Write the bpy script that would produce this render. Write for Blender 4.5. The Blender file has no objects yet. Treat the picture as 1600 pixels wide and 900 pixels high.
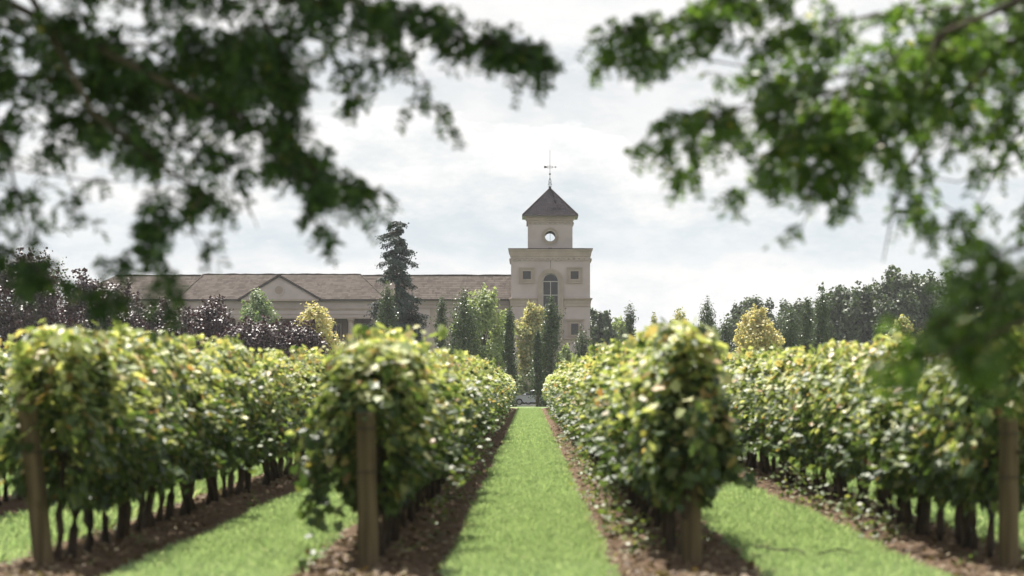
import bpy, bmesh, math, random
import numpy as np
from mathutils import Vector, Matrix

C = bpy.context.scene.collection
SC = bpy.context.scene
PI = math.pi
R = math.radians
F = 3778.0            # focal length in pixels of the 1600 px wide photograph
CAMH = 1.6

# ------------------------------------------------------------------ camera, sky, sun, exposure
cam_d = bpy.data.cameras.new('camera')
cam = bpy.data.objects.new('camera', cam_d); C.objects.link(cam)
cam.location = (0, 0, CAMH); cam.rotation_euler = (R(90), 0, 0)
cam_d.sensor_width = 36; cam_d.lens = F / 1600 * 36
cam_d.shift_x = -27 / 1600; cam_d.shift_y = 148 / 1600
cam_d.clip_start = 0.1; cam_d.clip_end = 8000
cam_d.dof.use_dof = True; cam_d.dof.focus_distance = 230; cam_d.dof.aperture_fstop = 2.0
cam_d.dof.aperture_blades = 0
SC.camera = cam

SUN_EL, SUN_AZ = R(62), R(-20)          # azimuth measured from +Y towards +X
sun_d = bpy.data.lights.new('sun', 'SUN'); sun_d.energy = 5.0; sun_d.angle = R(0.6); sun_d.color = (1.0, 0.95, 0.87)
sun = bpy.data.objects.new('sun', sun_d); C.objects.link(sun)
sd = Vector((math.sin(SUN_AZ) * math.cos(SUN_EL), math.cos(SUN_AZ) * math.cos(SUN_EL), math.sin(SUN_EL)))
sun.rotation_euler = sd.to_track_quat('Z', 'Y').to_euler()
SC.view_settings.view_transform = 'Standard'; SC.view_settings.look = 'None'
SC.view_settings.exposure = 1.08; SC.view_settings.gamma = 1
SC.view_settings.use_curve_mapping = False

class NT:
    """small node-tree writer"""
    def __init__(s, tree): s.t = tree; s.n = tree.nodes; s.l = tree.links
    def add(s, typ, **kw):
        n = s.n.new(typ)
        for k, v in kw.items():
            if k == 'inp':
                for a, b in v.items():
                    if isinstance(b, bpy.types.NodeSocket): s.l.new(b, n.inputs[a])
                    else: n.inputs[a].default_value = b
            else: setattr(n, k, v)
        return n
    def math(s, op, a, b=0.0, clamp=False):
        n = s.add('ShaderNodeMath', operation=op, use_clamp=clamp, inp={0: a, 1: b}); return n.outputs[0]
    def vmath(s, op, a, b): return s.add('ShaderNodeVectorMath', operation=op, inp={0: a, 1: b}).outputs[0]
    def ramp(s, fac, stops, interp='LINEAR'):
        n = s.add('ShaderNodeValToRGB', inp={0: fac}); r = n.color_ramp; r.interpolation = interp
        while len(r.elements) < len(stops): r.elements.new(0.5)
        for e, (p, c) in zip(r.elements, stops):
            e.position = p; e.color = (c[0], c[1], c[2], 1) if not isinstance(c, float) else (c, c, c, 1)
        return n.outputs[0]
    def mix(s, f, a, b, blend='MIX'):
        n = s.add('ShaderNodeMix', data_type='RGBA', blend_type=blend)
        for i, v in ((0, f), (6, a), (7, b)):
            if isinstance(v, bpy.types.NodeSocket): s.l.new(v, n.inputs[i])
            elif i == 0: n.inputs[0].default_value = v
            else: n.inputs[i].default_value = (*v[:3], 1)
        return n.outputs[2]
    def noise(s, vec, scale, detail=3, rough=0.5, out=0):
        return s.add('ShaderNodeTexNoise', inp={'Vector': vec, 'Scale': scale, 'Detail': detail, 'Roughness': rough}).outputs[out]

w = bpy.data.worlds.new('World'); SC.world = w; w.use_nodes = True
T = NT(w.node_tree); w.node_tree.nodes.clear()
sky = T.add('ShaderNodeTexSky', sky_type='NISHITA', sun_disc=False, sun_elevation=SUN_EL, sun_rotation=SUN_AZ, dust_density=2.0)
skyc = T.vmath('SCALE', sky.outputs[0], (0, 0, 0)); skyc.node.inputs['Scale'].default_value = 0.09
dirv = T.add('ShaderNodeTexCoord').outputs['Generated']
st = T.vmath('MULTIPLY', dirv, (1.0, 1.0, 2.3))
n1 = T.noise(st, 9, 8, 0.62)
n2 = T.noise(T.vmath('ADD', st, (3.1, 1.7, 0.4)), 30, 7, 0.66)
n3 = T.noise(T.vmath('MULTIPLY', dirv, (1.0, 1.0, 4.0)), 5, 4, 0.5)
sep = T.add('ShaderNodeSeparateXYZ', inp={0: dirv})
# height in the sky, pushed up and down by the noise so that the cloud banks get puffed edges
h = T.math('ADD', sep.outputs[2], T.math('MULTIPLY', T.math('SUBTRACT', n1, 0.5), 0.075))
h = T.math('ADD', h, T.math('MULTIPLY', T.math('SUBTRACT', n2, 0.5), 0.045))
bank = T.ramp(T.math('MULTIPLY', h, 5.0),
    [(0.00, (0.66, 0.66, 0.67)), (0.17, (0.68, 0.68, 0.685)), (0.235, (0.71, 0.705, 0.70)), (0.275, (0.54, 0.59, 0.625)), (0.36, (0.555, 0.60, 0.63)),
     (0.43, (0.70, 0.70, 0.695)), (0.525, (0.86, 0.84, 0.82)), (0.545, (0.65, 0.66, 0.665)), (0.66, (0.60, 0.615, 0.635)), (0.72, (0.78, 0.77, 0.755)), (0.86, (0.64, 0.64, 0.65)), (1.0, (0.74, 0.73, 0.72))])
soft = T.ramp(T.math('ADD', T.math('MULTIPLY', n2, 0.55), T.math('MULTIPLY', n3, 0.45)), [(0.40, (0.50, 0.565, 0.615)), (0.49, (0.66, 0.685, 0.70)), (0.55, (0.82, 0.81, 0.795)), (0.60, (0.86, 0.845, 0.83))])
cloud = T.mix(0.36, bank, soft)
gap = T.ramp(T.math('ADD', n3, T.math('MULTIPLY', sep.outputs[2], 0.10)), [(0.52, 0.0), (0.66, 0.75)])
highup = T.ramp(sep.outputs[2], [(0.20, 0.0), (0.5, 1.0)])
fac = T.math('MULTIPLY', gap, highup)
colw = T.mix(fac, cloud, skyc)
bg = T.add('ShaderNodeBackground', inp={'Color': colw, 'Strength': 0.63})
T.l.new(bg.outputs[0], T.add('ShaderNodeOutputWorld').inputs[0])
w.cycles.sampling_method = 'MANUAL'; w.cycles.sample_map_resolution = 512
try:
    cy = SC.cycles
    cy.max_bounces = 6; cy.diffuse_bounces = 3; cy.glossy_bounces = 2; cy.transmission_bounces = 6; cy.volume_bounces = 0
    cy.transparent_max_bounces = 8; cy.caustics_reflective = False; cy.caustics_refractive = False
    cy.sample_clamp_indirect = 3; cy.sample_clamp_direct = 6
except Exception: pass

# ------------------------------------------------------------------ materials
def material(name):
    m = bpy.data.materials.new(name); m.use_nodes = True
    m.node_tree.nodes.clear(); t = NT(m.node_tree)
    return m, t
def finish(t, sh): t.l.new(sh, t.add('ShaderNodeOutputMaterial').inputs[0])

def leaf_mat(name, stops, trans=0.4, rough=0.45, spec=0.5, top=None, tboost=(1.25, 1.35, 0.6), zr=(1.3, 2.1)):
    m, t = material(name)
    rnd = t.add('ShaderNodeNewGeometry').outputs['Random Per Island']
    co = t.add('ShaderNodeTexCoord').outputs['Object']
    col = t.ramp(rnd, stops)
    cl = t.noise(co, 2.3, 2)
    col = t.mix(t.ramp(cl, [(0.35, 0.0), (0.7, 0.45)]), col, t.ramp(t.math('FRACT', t.math('MULTIPLY', rnd, 7.31)), stops))
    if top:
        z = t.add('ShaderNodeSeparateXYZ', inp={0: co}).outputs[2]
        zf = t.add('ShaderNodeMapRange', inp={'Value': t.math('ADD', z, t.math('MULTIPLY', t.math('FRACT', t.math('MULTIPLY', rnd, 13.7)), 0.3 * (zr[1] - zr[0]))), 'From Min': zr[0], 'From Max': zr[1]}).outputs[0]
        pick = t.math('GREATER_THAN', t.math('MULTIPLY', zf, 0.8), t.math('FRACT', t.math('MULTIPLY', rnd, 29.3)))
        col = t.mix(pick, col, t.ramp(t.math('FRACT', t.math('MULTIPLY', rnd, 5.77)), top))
    p = t.add('ShaderNodeBsdfPrincipled', inp={'Base Color': col, 'Roughness': rough, 'Specular IOR Level': spec})
    tc = t.mix(1.0, col, tboost, 'MULTIPLY')
    tr = t.add('ShaderNodeBsdfTranslucent', inp={'Color': tc})
    mx = t.add('ShaderNodeMixShader', inp={0: trans, 1: p.outputs[0], 2: tr.outputs[0]})
    finish(t, mx.outputs[0]); return m

def plain_mat(name, a, b, scale=3.0, rough=0.8, bump=0.0, bscale=40, metallic=0.0, detail=4, spec=0.4, stretch=(1, 1, 1), c0=0.35, c1=0.65, dist=0.02):
    m, t = material(name)
    co = t.vmath('MULTIPLY', t.add('ShaderNodeTexCoord').outputs['Object'], stretch)
    col = t.ramp(t.noise(co, scale, detail), [(c0, a), (c1, b)])
    p = t.add('ShaderNodeBsdfPrincipled', inp={'Base Color': col, 'Roughness': rough, 'Metallic': metallic, 'Specular IOR Level': spec})
    if bump:
        bn = t.add('ShaderNodeBump', inp={'Strength': bump, 'Distance': dist, 'Height': t.noise(co, bscale, 4)})
        t.l.new(bn.outputs[0], p.inputs['Normal'])
    finish(t, p.outputs[0]); return m

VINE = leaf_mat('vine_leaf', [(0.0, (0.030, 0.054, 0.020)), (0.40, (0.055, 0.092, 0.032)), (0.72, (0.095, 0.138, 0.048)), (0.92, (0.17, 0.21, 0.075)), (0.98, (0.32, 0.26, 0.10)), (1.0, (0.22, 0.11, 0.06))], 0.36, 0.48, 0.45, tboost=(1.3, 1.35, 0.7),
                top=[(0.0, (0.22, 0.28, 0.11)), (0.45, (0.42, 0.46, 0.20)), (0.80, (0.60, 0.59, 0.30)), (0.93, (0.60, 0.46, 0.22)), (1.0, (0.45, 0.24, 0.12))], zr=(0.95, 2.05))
VINEG = leaf_mat('vine_leaf_green', [(0.0, (0.05, 0.10, 0.025)), (0.5, (0.09, 0.155, 0.035)), (0.85, (0.14, 0.20, 0.05)), (1.0, (0.26, 0.25, 0.07))], 0.38, 0.42)
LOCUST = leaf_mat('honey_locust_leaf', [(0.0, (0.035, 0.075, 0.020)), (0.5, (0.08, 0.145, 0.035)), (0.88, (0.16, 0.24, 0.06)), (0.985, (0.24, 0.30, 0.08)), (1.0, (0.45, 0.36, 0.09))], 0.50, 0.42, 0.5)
LOCUST_SHADED = leaf_mat('honey_locust_leaf_shaded', [(0.0, (0.018, 0.040, 0.014)), (0.5, (0.036, 0.074, 0.022)), (0.88, (0.08, 0.14, 0.035)), (0.99, (0.14, 0.20, 0.05)), (1.0, (0.30, 0.24, 0.06))], 0.38, 0.5, 0.35)  # left tree's copy of the locust leaf, its shade put into darker colours
HORN = leaf_mat('hornbeam_leaf', [(0.0, (0.032, 0.050, 0.023)), (0.6, (0.052, 0.080, 0.034)), (1.0, (0.11, 0.15, 0.06))], 0.30, 0.36, 0.55)
LIGHT = leaf_mat('pale_green_leaf', [(0.0, (0.17, 0.22, 0.10)), (0.6, (0.29, 0.34, 0.17)), (1.0, (0.44, 0.47, 0.27))], 0.45, 0.5)
SAGE = leaf_mat('sage_leaf', [(0.0, (0.14, 0.19, 0.11)), (0.6, (0.22, 0.28, 0.17)), (1.0, (0.30, 0.34, 0.20))], 0.35, 0.5)
GOLD = leaf_mat('golden_leaf', [(0.0, (0.36, 0.38, 0.19)), (0.5, (0.55, 0.52, 0.28)), (0.85, (0.66, 0.56, 0.31)), (1.0, (0.64, 0.46, 0.27))], 0.5, 0.5, tboost=(1.2, 1.15, 0.7))
GOLDG = leaf_mat('yellow_green_leaf', [(0.0, (0.16, 0.21, 0.08)), (0.5, (0.27, 0.31, 0.12)), (0.85, (0.42, 0.38, 0.15)), (1.0, (0.50, 0.36, 0.16))], 0.42, 0.5,
                 top=[(0.0, (0.44, 0.46, 0.22)), (1.0, (0.62, 0.56, 0.30))], zr=(7.0, 10.6), tboost=(1.2, 1.15, 0.7))
PURPLE = leaf_mat('purple_leaf', [(0.0, (0.022, 0.009, 0.011)), (0.6, (0.040, 0.017, 0.019)), (1.0, (0.070, 0.034, 0.034))], 0.15, 0.48, 0.7, tboost=(1.4, 0.6, 0.6))
OAK = leaf_mat('oak_leaf', [(0.0, (0.045, 0.065, 0.035)), (0.6, (0.065, 0.09, 0.045)), (1.0, (0.10, 0.13, 0.07))], 0.25, 0.5, 0.4)
SPRUCE = leaf_mat('spruce_needle', [(0.0, (0.03, 0.046, 0.040)), (0.6, (0.045, 0.066, 0.058)), (1.0, (0.07, 0.095, 0.085))], 0.08, 0.6, 0.3)
GRASSM = leaf_mat('grass_blade', [(0.0, (0.25, 0.36, 0.19)), (0.5, (0.37, 0.50, 0.27)), (0.88, (0.46, 0.57, 0.34)), (1.0, (0.66, 0.66, 0.50))], 0.42, 0.38, 0.6, tboost=(1.15, 1.15, 0.7))
WEEDM = leaf_mat('weed_leaf', [(0.0, (0.09, 0.14, 0.04)), (0.6, (0.16, 0.21, 0.07)), (1.0, (0.32, 0.30, 0.14))], 0.4, 0.5)
STRAWM = leaf_mat('dry_leaf_litter', [(0.0, (0.07, 0.045, 0.027)), (0.5, (0.15, 0.10, 0.06)), (0.85, (0.25, 0.19, 0.11)), (1.0, (0.36, 0.31, 0.19))], 0.1, 0.7, 0.3)
BARK = plain_mat('bark', (0.035, 0.026, 0.019), (0.10, 0.078, 0.058), 9, 0.95, 0.6, 30, stretch=(1, 1, 0.25))
VINEBARK = plain_mat('vine_bark', (0.022, 0.016, 0.012), (0.075, 0.052, 0.038), 14, 0.95, 0.7, 60, stretch=(1, 1, 0.2))
GRAPE = plain_mat('grape_skin', (0.010, 0.008, 0.018), (0.03, 0.02, 0.045), 20, 0.45)
POSTW = plain_mat('post_wood', (0.055, 0.04, 0.02), (0.16, 0.118, 0.065), 10, 0.9, 0.5, 60, stretch=(1, 1, 0.08), detail=8)
STUCCO = plain_mat('stucco', (0.40, 0.335, 0.327), (0.475, 0.405, 0.395), 0.45, 0.9, 0.15, 12, detail=8)
TRIM = plain_mat('cast_stone', (0.325, 0.265, 0.228), (0.40, 0.33, 0.285), 0.9, 0.85, 0.1, 20, detail=6)
SHADOWWALL = plain_mat('shaded_panelling', (0.16, 0.12, 0.10), (0.21, 0.165, 0.135), 1.2, 0.9, stretch=(4, 1, 0.3))  # porch back wall; the shade of the recess is put into its dark brown
DARKTRIM = plain_mat('dark_brown_metal', (0.045, 0.035, 0.032), (0.07, 0.055, 0.05), 2, 0.5)
IRON = plain_mat('wrought_iron', (0.02, 0.02, 0.022), (0.045, 0.045, 0.05), 5, 0.5, metallic=0.5)
BRONZE = plain_mat('dark_bronze', (0.06, 0.022, 0.018), (0.11, 0.045, 0.035), 6, 0.5, metallic=0.4)
WHITEP = plain_mat('white_glass', (0.75, 0.75, 0.74), (0.82, 0.82, 0.80), 2, 0.3)
FRAMEM = plain_mat('window_metal', (0.42, 0.40, 0.37), (0.50, 0.48, 0.45), 3, 0.5)

def shingle_mat(name, a, b, c, cw, ch, gap=0.018):
    m, t = material(name)
    co = t.add('ShaderNodeTexCoord').outputs['UV']
    sp = t.add('ShaderNodeSeparateXYZ', inp={0: co})
    wob = t.math('MULTIPLY', t.math('SUBTRACT', t.noise(t.vmath('MULTIPLY', co, (1.5, 1.0 / ch, 1)), 1.0, 3), 0.5), 0.45)
    row = t.math('ADD', t.math('DIVIDE', sp.outputs[1], ch), wob); fr = t.math('FRACT', row)
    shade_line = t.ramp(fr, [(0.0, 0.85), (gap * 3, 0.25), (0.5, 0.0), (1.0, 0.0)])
    cmb = t.add('ShaderNodeCombineXYZ', inp={0: t.math('DIVIDE', sp.outputs[0], cw), 1: t.math('FLOOR', row)}).outputs[0]
    cell = t.add('ShaderNodeTexVoronoi', inp={'Vector': cmb, 'Scale': 1.0, 'Randomness': 0.7}).outputs['Color']
    cv = t.add('ShaderNodeSeparateColor', inp={0: cell}).outputs[0]
    col = t.ramp(t.math('ADD', t.math('MULTIPLY', cv, 0.6), t.math('MULTIPLY', t.noise(co, 0.22, 5, 0.65), 0.6)), [(0.25, a), (0.8, b)])
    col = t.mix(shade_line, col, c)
    p = t.add('ShaderNodeBsdfPrincipled', inp={'Base Color': col, 'Roughness': 1.0, 'Specular IOR Level': 0.04})
    bn = t.add('ShaderNodeBump', inp={'Strength': 0.8, 'Distance': 0.05, 'Height': t.math('SUBTRACT', cv, t.math('MULTIPLY', fr, 1.5))})
    t.l.new(bn.outputs[0], p.inputs['Normal'])
    finish(t, p.outputs[0]); return m
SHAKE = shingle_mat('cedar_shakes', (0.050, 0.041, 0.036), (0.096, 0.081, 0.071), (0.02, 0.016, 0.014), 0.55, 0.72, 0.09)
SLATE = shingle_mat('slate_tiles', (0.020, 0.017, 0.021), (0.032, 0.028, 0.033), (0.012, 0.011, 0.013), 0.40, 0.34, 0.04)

def glass_mat(name, col, rough=0.08):
    m, t = material(name)
    co = t.add('ShaderNodeTexCoord').outputs['Object']
    p = t.add('ShaderNodeBsdfPrincipled', inp={'Base Color': (*col, 1), 'Roughness': rough, 'Specular IOR Level': 0.5, 'IOR': 1.45})
    bn = t.add('ShaderNodeBump', inp={'Strength': 0.15, 'Distance': 0.05, 'Height': t.noise(co, 0.8, 2)})
    t.l.new(bn.outputs[0], p.inputs['Normal']); finish(t, p.outputs[0]); return m
GLASS = glass_mat('window_glass', (0.022, 0.025, 0.023))
CARGLASS = glass_mat('car_glass', (0.02, 0.025, 0.028), 0.04)
CLEAR, t_ = material('clear_glass')
finish(t_, t_.add('ShaderNodeMixShader', inp={0: 0.12, 1: t_.add('ShaderNodeBsdfTransparent').outputs[0], 2: t_.add('ShaderNodeBsdfGlossy', inp={'Roughness': 0.05}).outputs[0]}).outputs[0])

def paint(name, col, met=0.3):
    m, t = material(name)
    co = t.add('ShaderNodeTexCoord').outputs['Object']
    c = t.mix(t.ramp(t.noise(co, 6, 3), [(0.4, 0.0), (0.7, 0.25)]), col, tuple(x * 0.75 for x in col))
    finish(t, t.add('ShaderNodeBsdfPrincipled', inp={'Base Color': c, 'Roughness': 0.32, 'Metallic': met, 'Coat Weight': 0.6, 'Coat Roughness': 0.08}).outputs[0]); return m
SILVER = paint('silver_paint', (0.50, 0.52, 0.54)); WHITECAR = paint('white_paint', (0.74, 0.74, 0.73), 0.0); GREYCAR = paint('dark_grey_paint', (0.075, 0.06, 0.065))
RUBBER = plain_mat('rubber', (0.012, 0.012, 0.012), (0.03, 0.03, 0.03), 8, 0.85)
RIM = plain_mat('alloy', (0.45, 0.45, 0.46), (0.6, 0.6, 0.61), 8, 0.35, metallic=0.8)
LAMPM = plain_mat('headlamp', (0.6, 0.6, 0.6), (0.85, 0.85, 0.85), 8, 0.1)
REDM = plain_mat('tail_lamp', (0.30, 0.012, 0.01), (0.4, 0.02, 0.015), 8, 0.15)

# ground
GROUND, t = material('lawn')
co = t.add('ShaderNodeTexCoord').outputs['Object']
g1 = t.noise(co, 9, 6, 0.7); g2 = t.noise(co, 0.35, 4)
gc = t.ramp(g1, [(0.30, (0.075, 0.125, 0.05)), (0.5, (0.13, 0.195, 0.08)), (0.70, (0.20, 0.27, 0.12))])
gc = t.mix(t.ramp(g2, [(0.4, 0.0), (0.65, 0.7)]), gc, (0.23, 0.25, 0.11))
p = t.add('ShaderNodeBsdfPrincipled', inp={'Base Color': gc, 'Roughness': 0.9, 'Specular IOR Level': 0.2})
bn = t.add('ShaderNodeBump', inp={'Strength': 0.8, 'Distance': 0.04, 'Height': t.noise(co, 28, 5, 0.7)}); t.l.new(bn.outputs[0], p.inputs['Normal'])
finish(t, p.outputs[0])
SOIL, t = material('soil')
co = t.add('ShaderNodeTexCoord').outputs['Object']
sc = t.ramp(t.noise(co, 5, 8, 0.75), [(0.30, (0.06, 0.038, 0.024)), (0.5, (0.135, 0.088, 0.056)), (0.68, (0.24, 0.165, 0.108))])
sc = t.mix(t.ramp(t.noise(co, 23, 4), [(0.52, 0.0), (0.72, 0.5)]), sc, (0.26, 0.19, 0.12))
p = t.add('ShaderNodeBsdfPrincipled', inp={'Base Color': sc, 'Roughness': 0.95, 'Specular IOR Level': 0.15})
bn = t.add('ShaderNodeBump', inp={'Strength': 1.0, 'Distance': 0.06, 'Height': t.noise(co, 17, 6, 0.75)}); t.l.new(bn.outputs[0], p.inputs['Normal'])
finish(t, p.outputs[0])
ASPHALT = plain_mat('asphalt', (0.045, 0.044, 0.043), (0.075, 0.073, 0.07), 1.5, 1.0, 0.3, 60, detail=8, spec=0.05)
KERB = plain_mat('kerb_concrete', (0.30, 0.29, 0.27), (0.42, 0.40, 0.37), 3, 0.9)

# ------------------------------------------------------------------ object helpers
def tag(o, label=None, cat=None, group=None, kind=None):
    if label: o['label'] = label
    if cat: o['category'] = cat
    if group: o['group'] = group
    if kind: o['kind'] = kind
    return o
def empty(name, loc=(0, 0, 0), rz=0.0, label=None, cat=None, group=None):
    o = bpy.data.objects.new(name, None); C.objects.link(o); o.location = loc; o.rotation_euler = (0, 0, rz)
    o.empty_display_size = 0.2
    return tag(o, label, cat, group)
def link(name, me, m, parent=None):
    if m is not None:
        me.materials.clear(); me.materials.append(m)
    o = bpy.data.objects.new(name, me); C.objects.link(o)
    if parent is not None: o.parent = parent
    return o
def np_mesh(name, V, faces):
    """V (n,3); faces: list of (k,m) int arrays, each of constant size m"""
    me = bpy.data.meshes.new(name); V = np.asarray(V, dtype=np.float32)
    me.vertices.add(len(V)); me.vertices.foreach_set('co', V.ravel())
    idx = np.concatenate([f.ravel() for f in faces]).astype(np.int32)
    tot = np.concatenate([np.full(len(f), f.shape[1]) for f in faces]).astype(np.int32)
    start = np.concatenate([[0], np.cumsum(tot)[:-1]]).astype(np.int32)
    me.loops.add(len(idx)); me.loops.foreach_set('vertex_index', idx)
    me.polygons.add(len(tot)); me.polygons.foreach_set('loop_start', start); me.polygons.foreach_set('loop_total', tot)
    me.update(calc_edges=True); me.validate(); return me

class MB:
    """collects simple solids into one mesh"""
    def __init__(s): s.v = []; s.f = []; s.uv = None
    def add(s, vs, fs):
        n = len(s.v); s.v += [tuple(v) for v in vs]; s.f += [tuple(i + n for i in f) for f in fs]; return s
    def box(s, x0, x1, y0, y1, z0, z1):
        return s.add([(x0, y0, z0), (x1, y0, z0), (x1, y1, z0), (x0, y1, z0), (x0, y0, z1), (x1, y0, z1), (x1, y1, z1), (x0, y1, z1)],
                     [(0, 3, 2, 1), (4, 5, 6, 7), (0, 1, 5, 4), (1, 2, 6, 5), (2, 3, 7, 6), (3, 0, 4, 7)])
    def ringbox(s, cx, cy, hx, hy, prof):
        """square moulding: prof = [(outset, z)...] swept round a rectangle, capped top and bottom"""
        vs = []
        for o, z in prof: vs += [(cx - hx - o, cy - hy - o, z), (cx + hx + o, cy - hy - o, z), (cx + hx + o, cy + hy + o, z), (cx - hx - o, cy + hy + o, z)]
        fs = []
        for k in range(len(prof) - 1):
            for i in range(4): fs.append((k * 4 + i, k * 4 + (i + 1) % 4, k * 4 + 4 + (i + 1) % 4, k * 4 + 4 + i))
        n = len(prof) * 4; fs += [(3, 2, 1, 0), (n - 4, n - 3, n - 2, n - 1)]
        return s.add(vs, fs)
    def frame(s, outer, inner, y0, y1):
        """ring between two outlines in the XZ plane, from y0 (front) to y1 (back)"""
        n = len(outer); vs = [(x, y0, z) for x, z in outer] + [(x, y0, z) for x, z in inner] + [(x, y1, z) for x, z in outer] + [(x, y1, z) for x, z in inner]
        fs = []
        for i in range(n):
            j = (i + 1) % n
            fs += [(i, j, n + j, n + i), (2 * n + j, 2 * n + i, 3 * n + i, 3 * n + j), (j, i, 2 * n + i, 2 * n + j), (n + i, n + j, 3 * n + j, 3 * n + i)]
        return s.add(vs, fs)
    def slab(s, outline, y0, y1):
        n = len(outline); vs = [(x, y0, z) for x, z in outline] + [(x, y1, z) for x, z in outline]
        return s.add(vs, [tuple(range(n)), tuple(range(2 * n - 1, n - 1, -1))] + [((i + 1) % n, i, n + i, n + (i + 1) % n) for i in range(n)])
    def tube(s, pts, rad, n=6, cap=True):
        pts = [Vector(p) for p in pts]; vs = []; fs = []
        for k, p in enumerate(pts):
            d = (pts[min(k + 1, len(pts) - 1)] - pts[max(k - 1, 0)]).normalized()
            a = d.orthogonal().normalized() if abs(d.z) > 0.99 else d.cross(Vector((0, 0, 1))).normalized()
            b = d.cross(a)
            for i in range(n):
                an = 2 * PI * i / n; vs.append(p + (a * math.cos(an) + b * math.sin(an)) * rad[k])
        for k in range(len(pts) - 1):
            for i in range(n): fs.append((k * n + i, k * n + (i + 1) % n, (k + 1) * n + (i + 1) % n, (k + 1) * n + i))
        if cap: fs += [tuple(range(n - 1, -1, -1)), tuple(range(len(vs) - n, len(vs)))]
        return s.add(vs, fs)
    def ball(s, c, r, nu=8, nv=6, sq=(1, 1, 1)):
        vs = [(c[0], c[1], c[2] - r * sq[2])]
        for j in range(1, nv):
            a = PI * j / nv
            for i in range(nu): b = 2 * PI * i / nu; vs.append((c[0] + r * sq[0] * math.sin(a) * math.cos(b), c[1] + r * sq[1] * math.sin(a) * math.sin(b), c[2] - r * sq[2] * math.cos(a)))
        vs.append((c[0], c[1], c[2] + r * sq[2])); fs = []
        for i in range(nu): fs.append((0, 1 + (i + 1) % nu, 1 + i))
        for j in range(nv - 2):
            for i in range(nu): a = 1 + j * nu; fs.append((a + i, a + (i + 1) % nu, a + nu + (i + 1) % nu, a + nu + i))
        l = len(vs) - 1; a = 1 + (nv - 2) * nu
        for i in range(nu): fs.append((a + i, a + (i + 1) % nu, l))
        return s.add(vs, fs)
    def lathe(s, c, prof, n=16):
        vs = []
        for r, z in prof:
            for i in range(n): a = 2 * PI * i / n; vs.append((c[0] + r * math.cos(a), c[1] + r * math.sin(a), c[2] + z))
        fs = [(k * n + i, k * n + (i + 1) % n, (k + 1) * n + (i + 1) % n, (k + 1) * n + i) for k in range(len(prof) - 1) for i in range(n)]
        fs += [tuple(range(n - 1, -1, -1)), tuple(range(len(vs) - n, len(vs)))]
        return s.add(vs, fs)
    def mesh(s, name, smooth=False):
        me = bpy.data.meshes.new(name); me.from_pydata(s.v, [], s.f); me.validate()
        if smooth: me.polygons.foreach_set('use_smooth', [True] * len(me.polygons))
        return me
    def build(s, name, m, parent=None, smooth=False, bevel=0.0):
        o = link(name, s.mesh(name, smooth), m, parent)
        if bevel:
            b = o.modifiers.new('bevel', 'BEVEL'); b.width = bevel; b.segments = 2; b.limit_method = 'ANGLE'
        return o
def uv_by(o, fn):
    me = o.data; uv = me.uv_layers.new(name='uv')
    for p_ in me.polygons:
        for li in p_.loop_indices: uv.data[li].uv = fn(me.vertices[me.loops[li].vertex_index].co, p_.normal)
def slope_uv(co, n):
    """metres across the slope and metres up the slope"""
    if abs(n.x) > abs(n.y): return (co.y, math.hypot(co.z, co.x) if False else co.z / max(0.2, math.hypot(n.x, n.y)))
    return (co.x, co.z / max(0.2, math.hypot(n.x, n.y)))

def wx(px, Y): return (px - 827) * Y / F
def wz(py, Y): return CAMH + (598 - py) * Y / F

def groundz(y):
    u = min(1.0, max(0.0, (y - 158) / 40)); return -0.6 * u * u * (3 - 2 * u)

# ------------------------------------------------------------------ ground, soil, road
xs = [-1500, -600, -300, -150, -80, -40, -20, -10, -5, 0, 5, 10, 20, 40, 80, 150, 300, 600, 1500]
ys = [-600, -200, -60, -20, 0, 10, 20, 40, 60, 80, 100, 120, 140, 150] + list(range(156, 204, 4)) + [220, 260, 300, 400, 600, 1000, 1700, 2500]
mb = MB(); nx = len(xs)
mb.v = [(x, y, groundz(y)) for y in ys for x in xs]
mb.f = [(j * nx + i, j * nx + i + 1, (j + 1) * nx + i + 1, (j + 1) * nx + i) for j in range(len(ys) - 1) for i in range(nx - 1)]
tag(mb.build('ground', GROUND, smooth=True), kind='structure')
mb = MB(); mb.box(-90, 90, 224, 262, -0.9, -0.585)
tag(mb.build('parking_lot', ASPHALT), kind='structure')
mb = MB(); mb.box(-90, 90, 223.7, 224.0, -0.9, -0.47); mb.box(-90, 90, 262.0, 262.3, -0.9, -0.47)
tag(mb.build('kerb', KERB, bevel=0.03), kind='structure')
mb = MB()
for k in range(-12, 13): mb.box(k * 2.8 + 1.1 - 0.05, k * 2.8 + 1.1 + 0.05, 243, 248, -0.60, -0.581)
tag(mb.build('parking_markings', KERB), kind='structure')

rng = np.random.default_rng(7)
def vnoise(x, y, seed=0):
    """cheap smooth value noise"""
    xi = np.floor(x); yi = np.floor(y); fx = x - xi; fy = y - yi
    fx = fx * fx * (3 - 2 * fx); fy = fy * fy * (3 - 2 * fy)
    def hsh(a, b):
        v = np.sin(a * 127.1 + b * 311.7 + seed * 74.7) * 43758.5453; return v - np.floor(v)
    return (hsh(xi, yi) * (1 - fx) + hsh(xi + 1, yi) * fx) * (1 - fy) + (hsh(xi, yi + 1) * (1 - fx) + hsh(xi + 1, yi + 1) * fx) * fy

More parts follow.
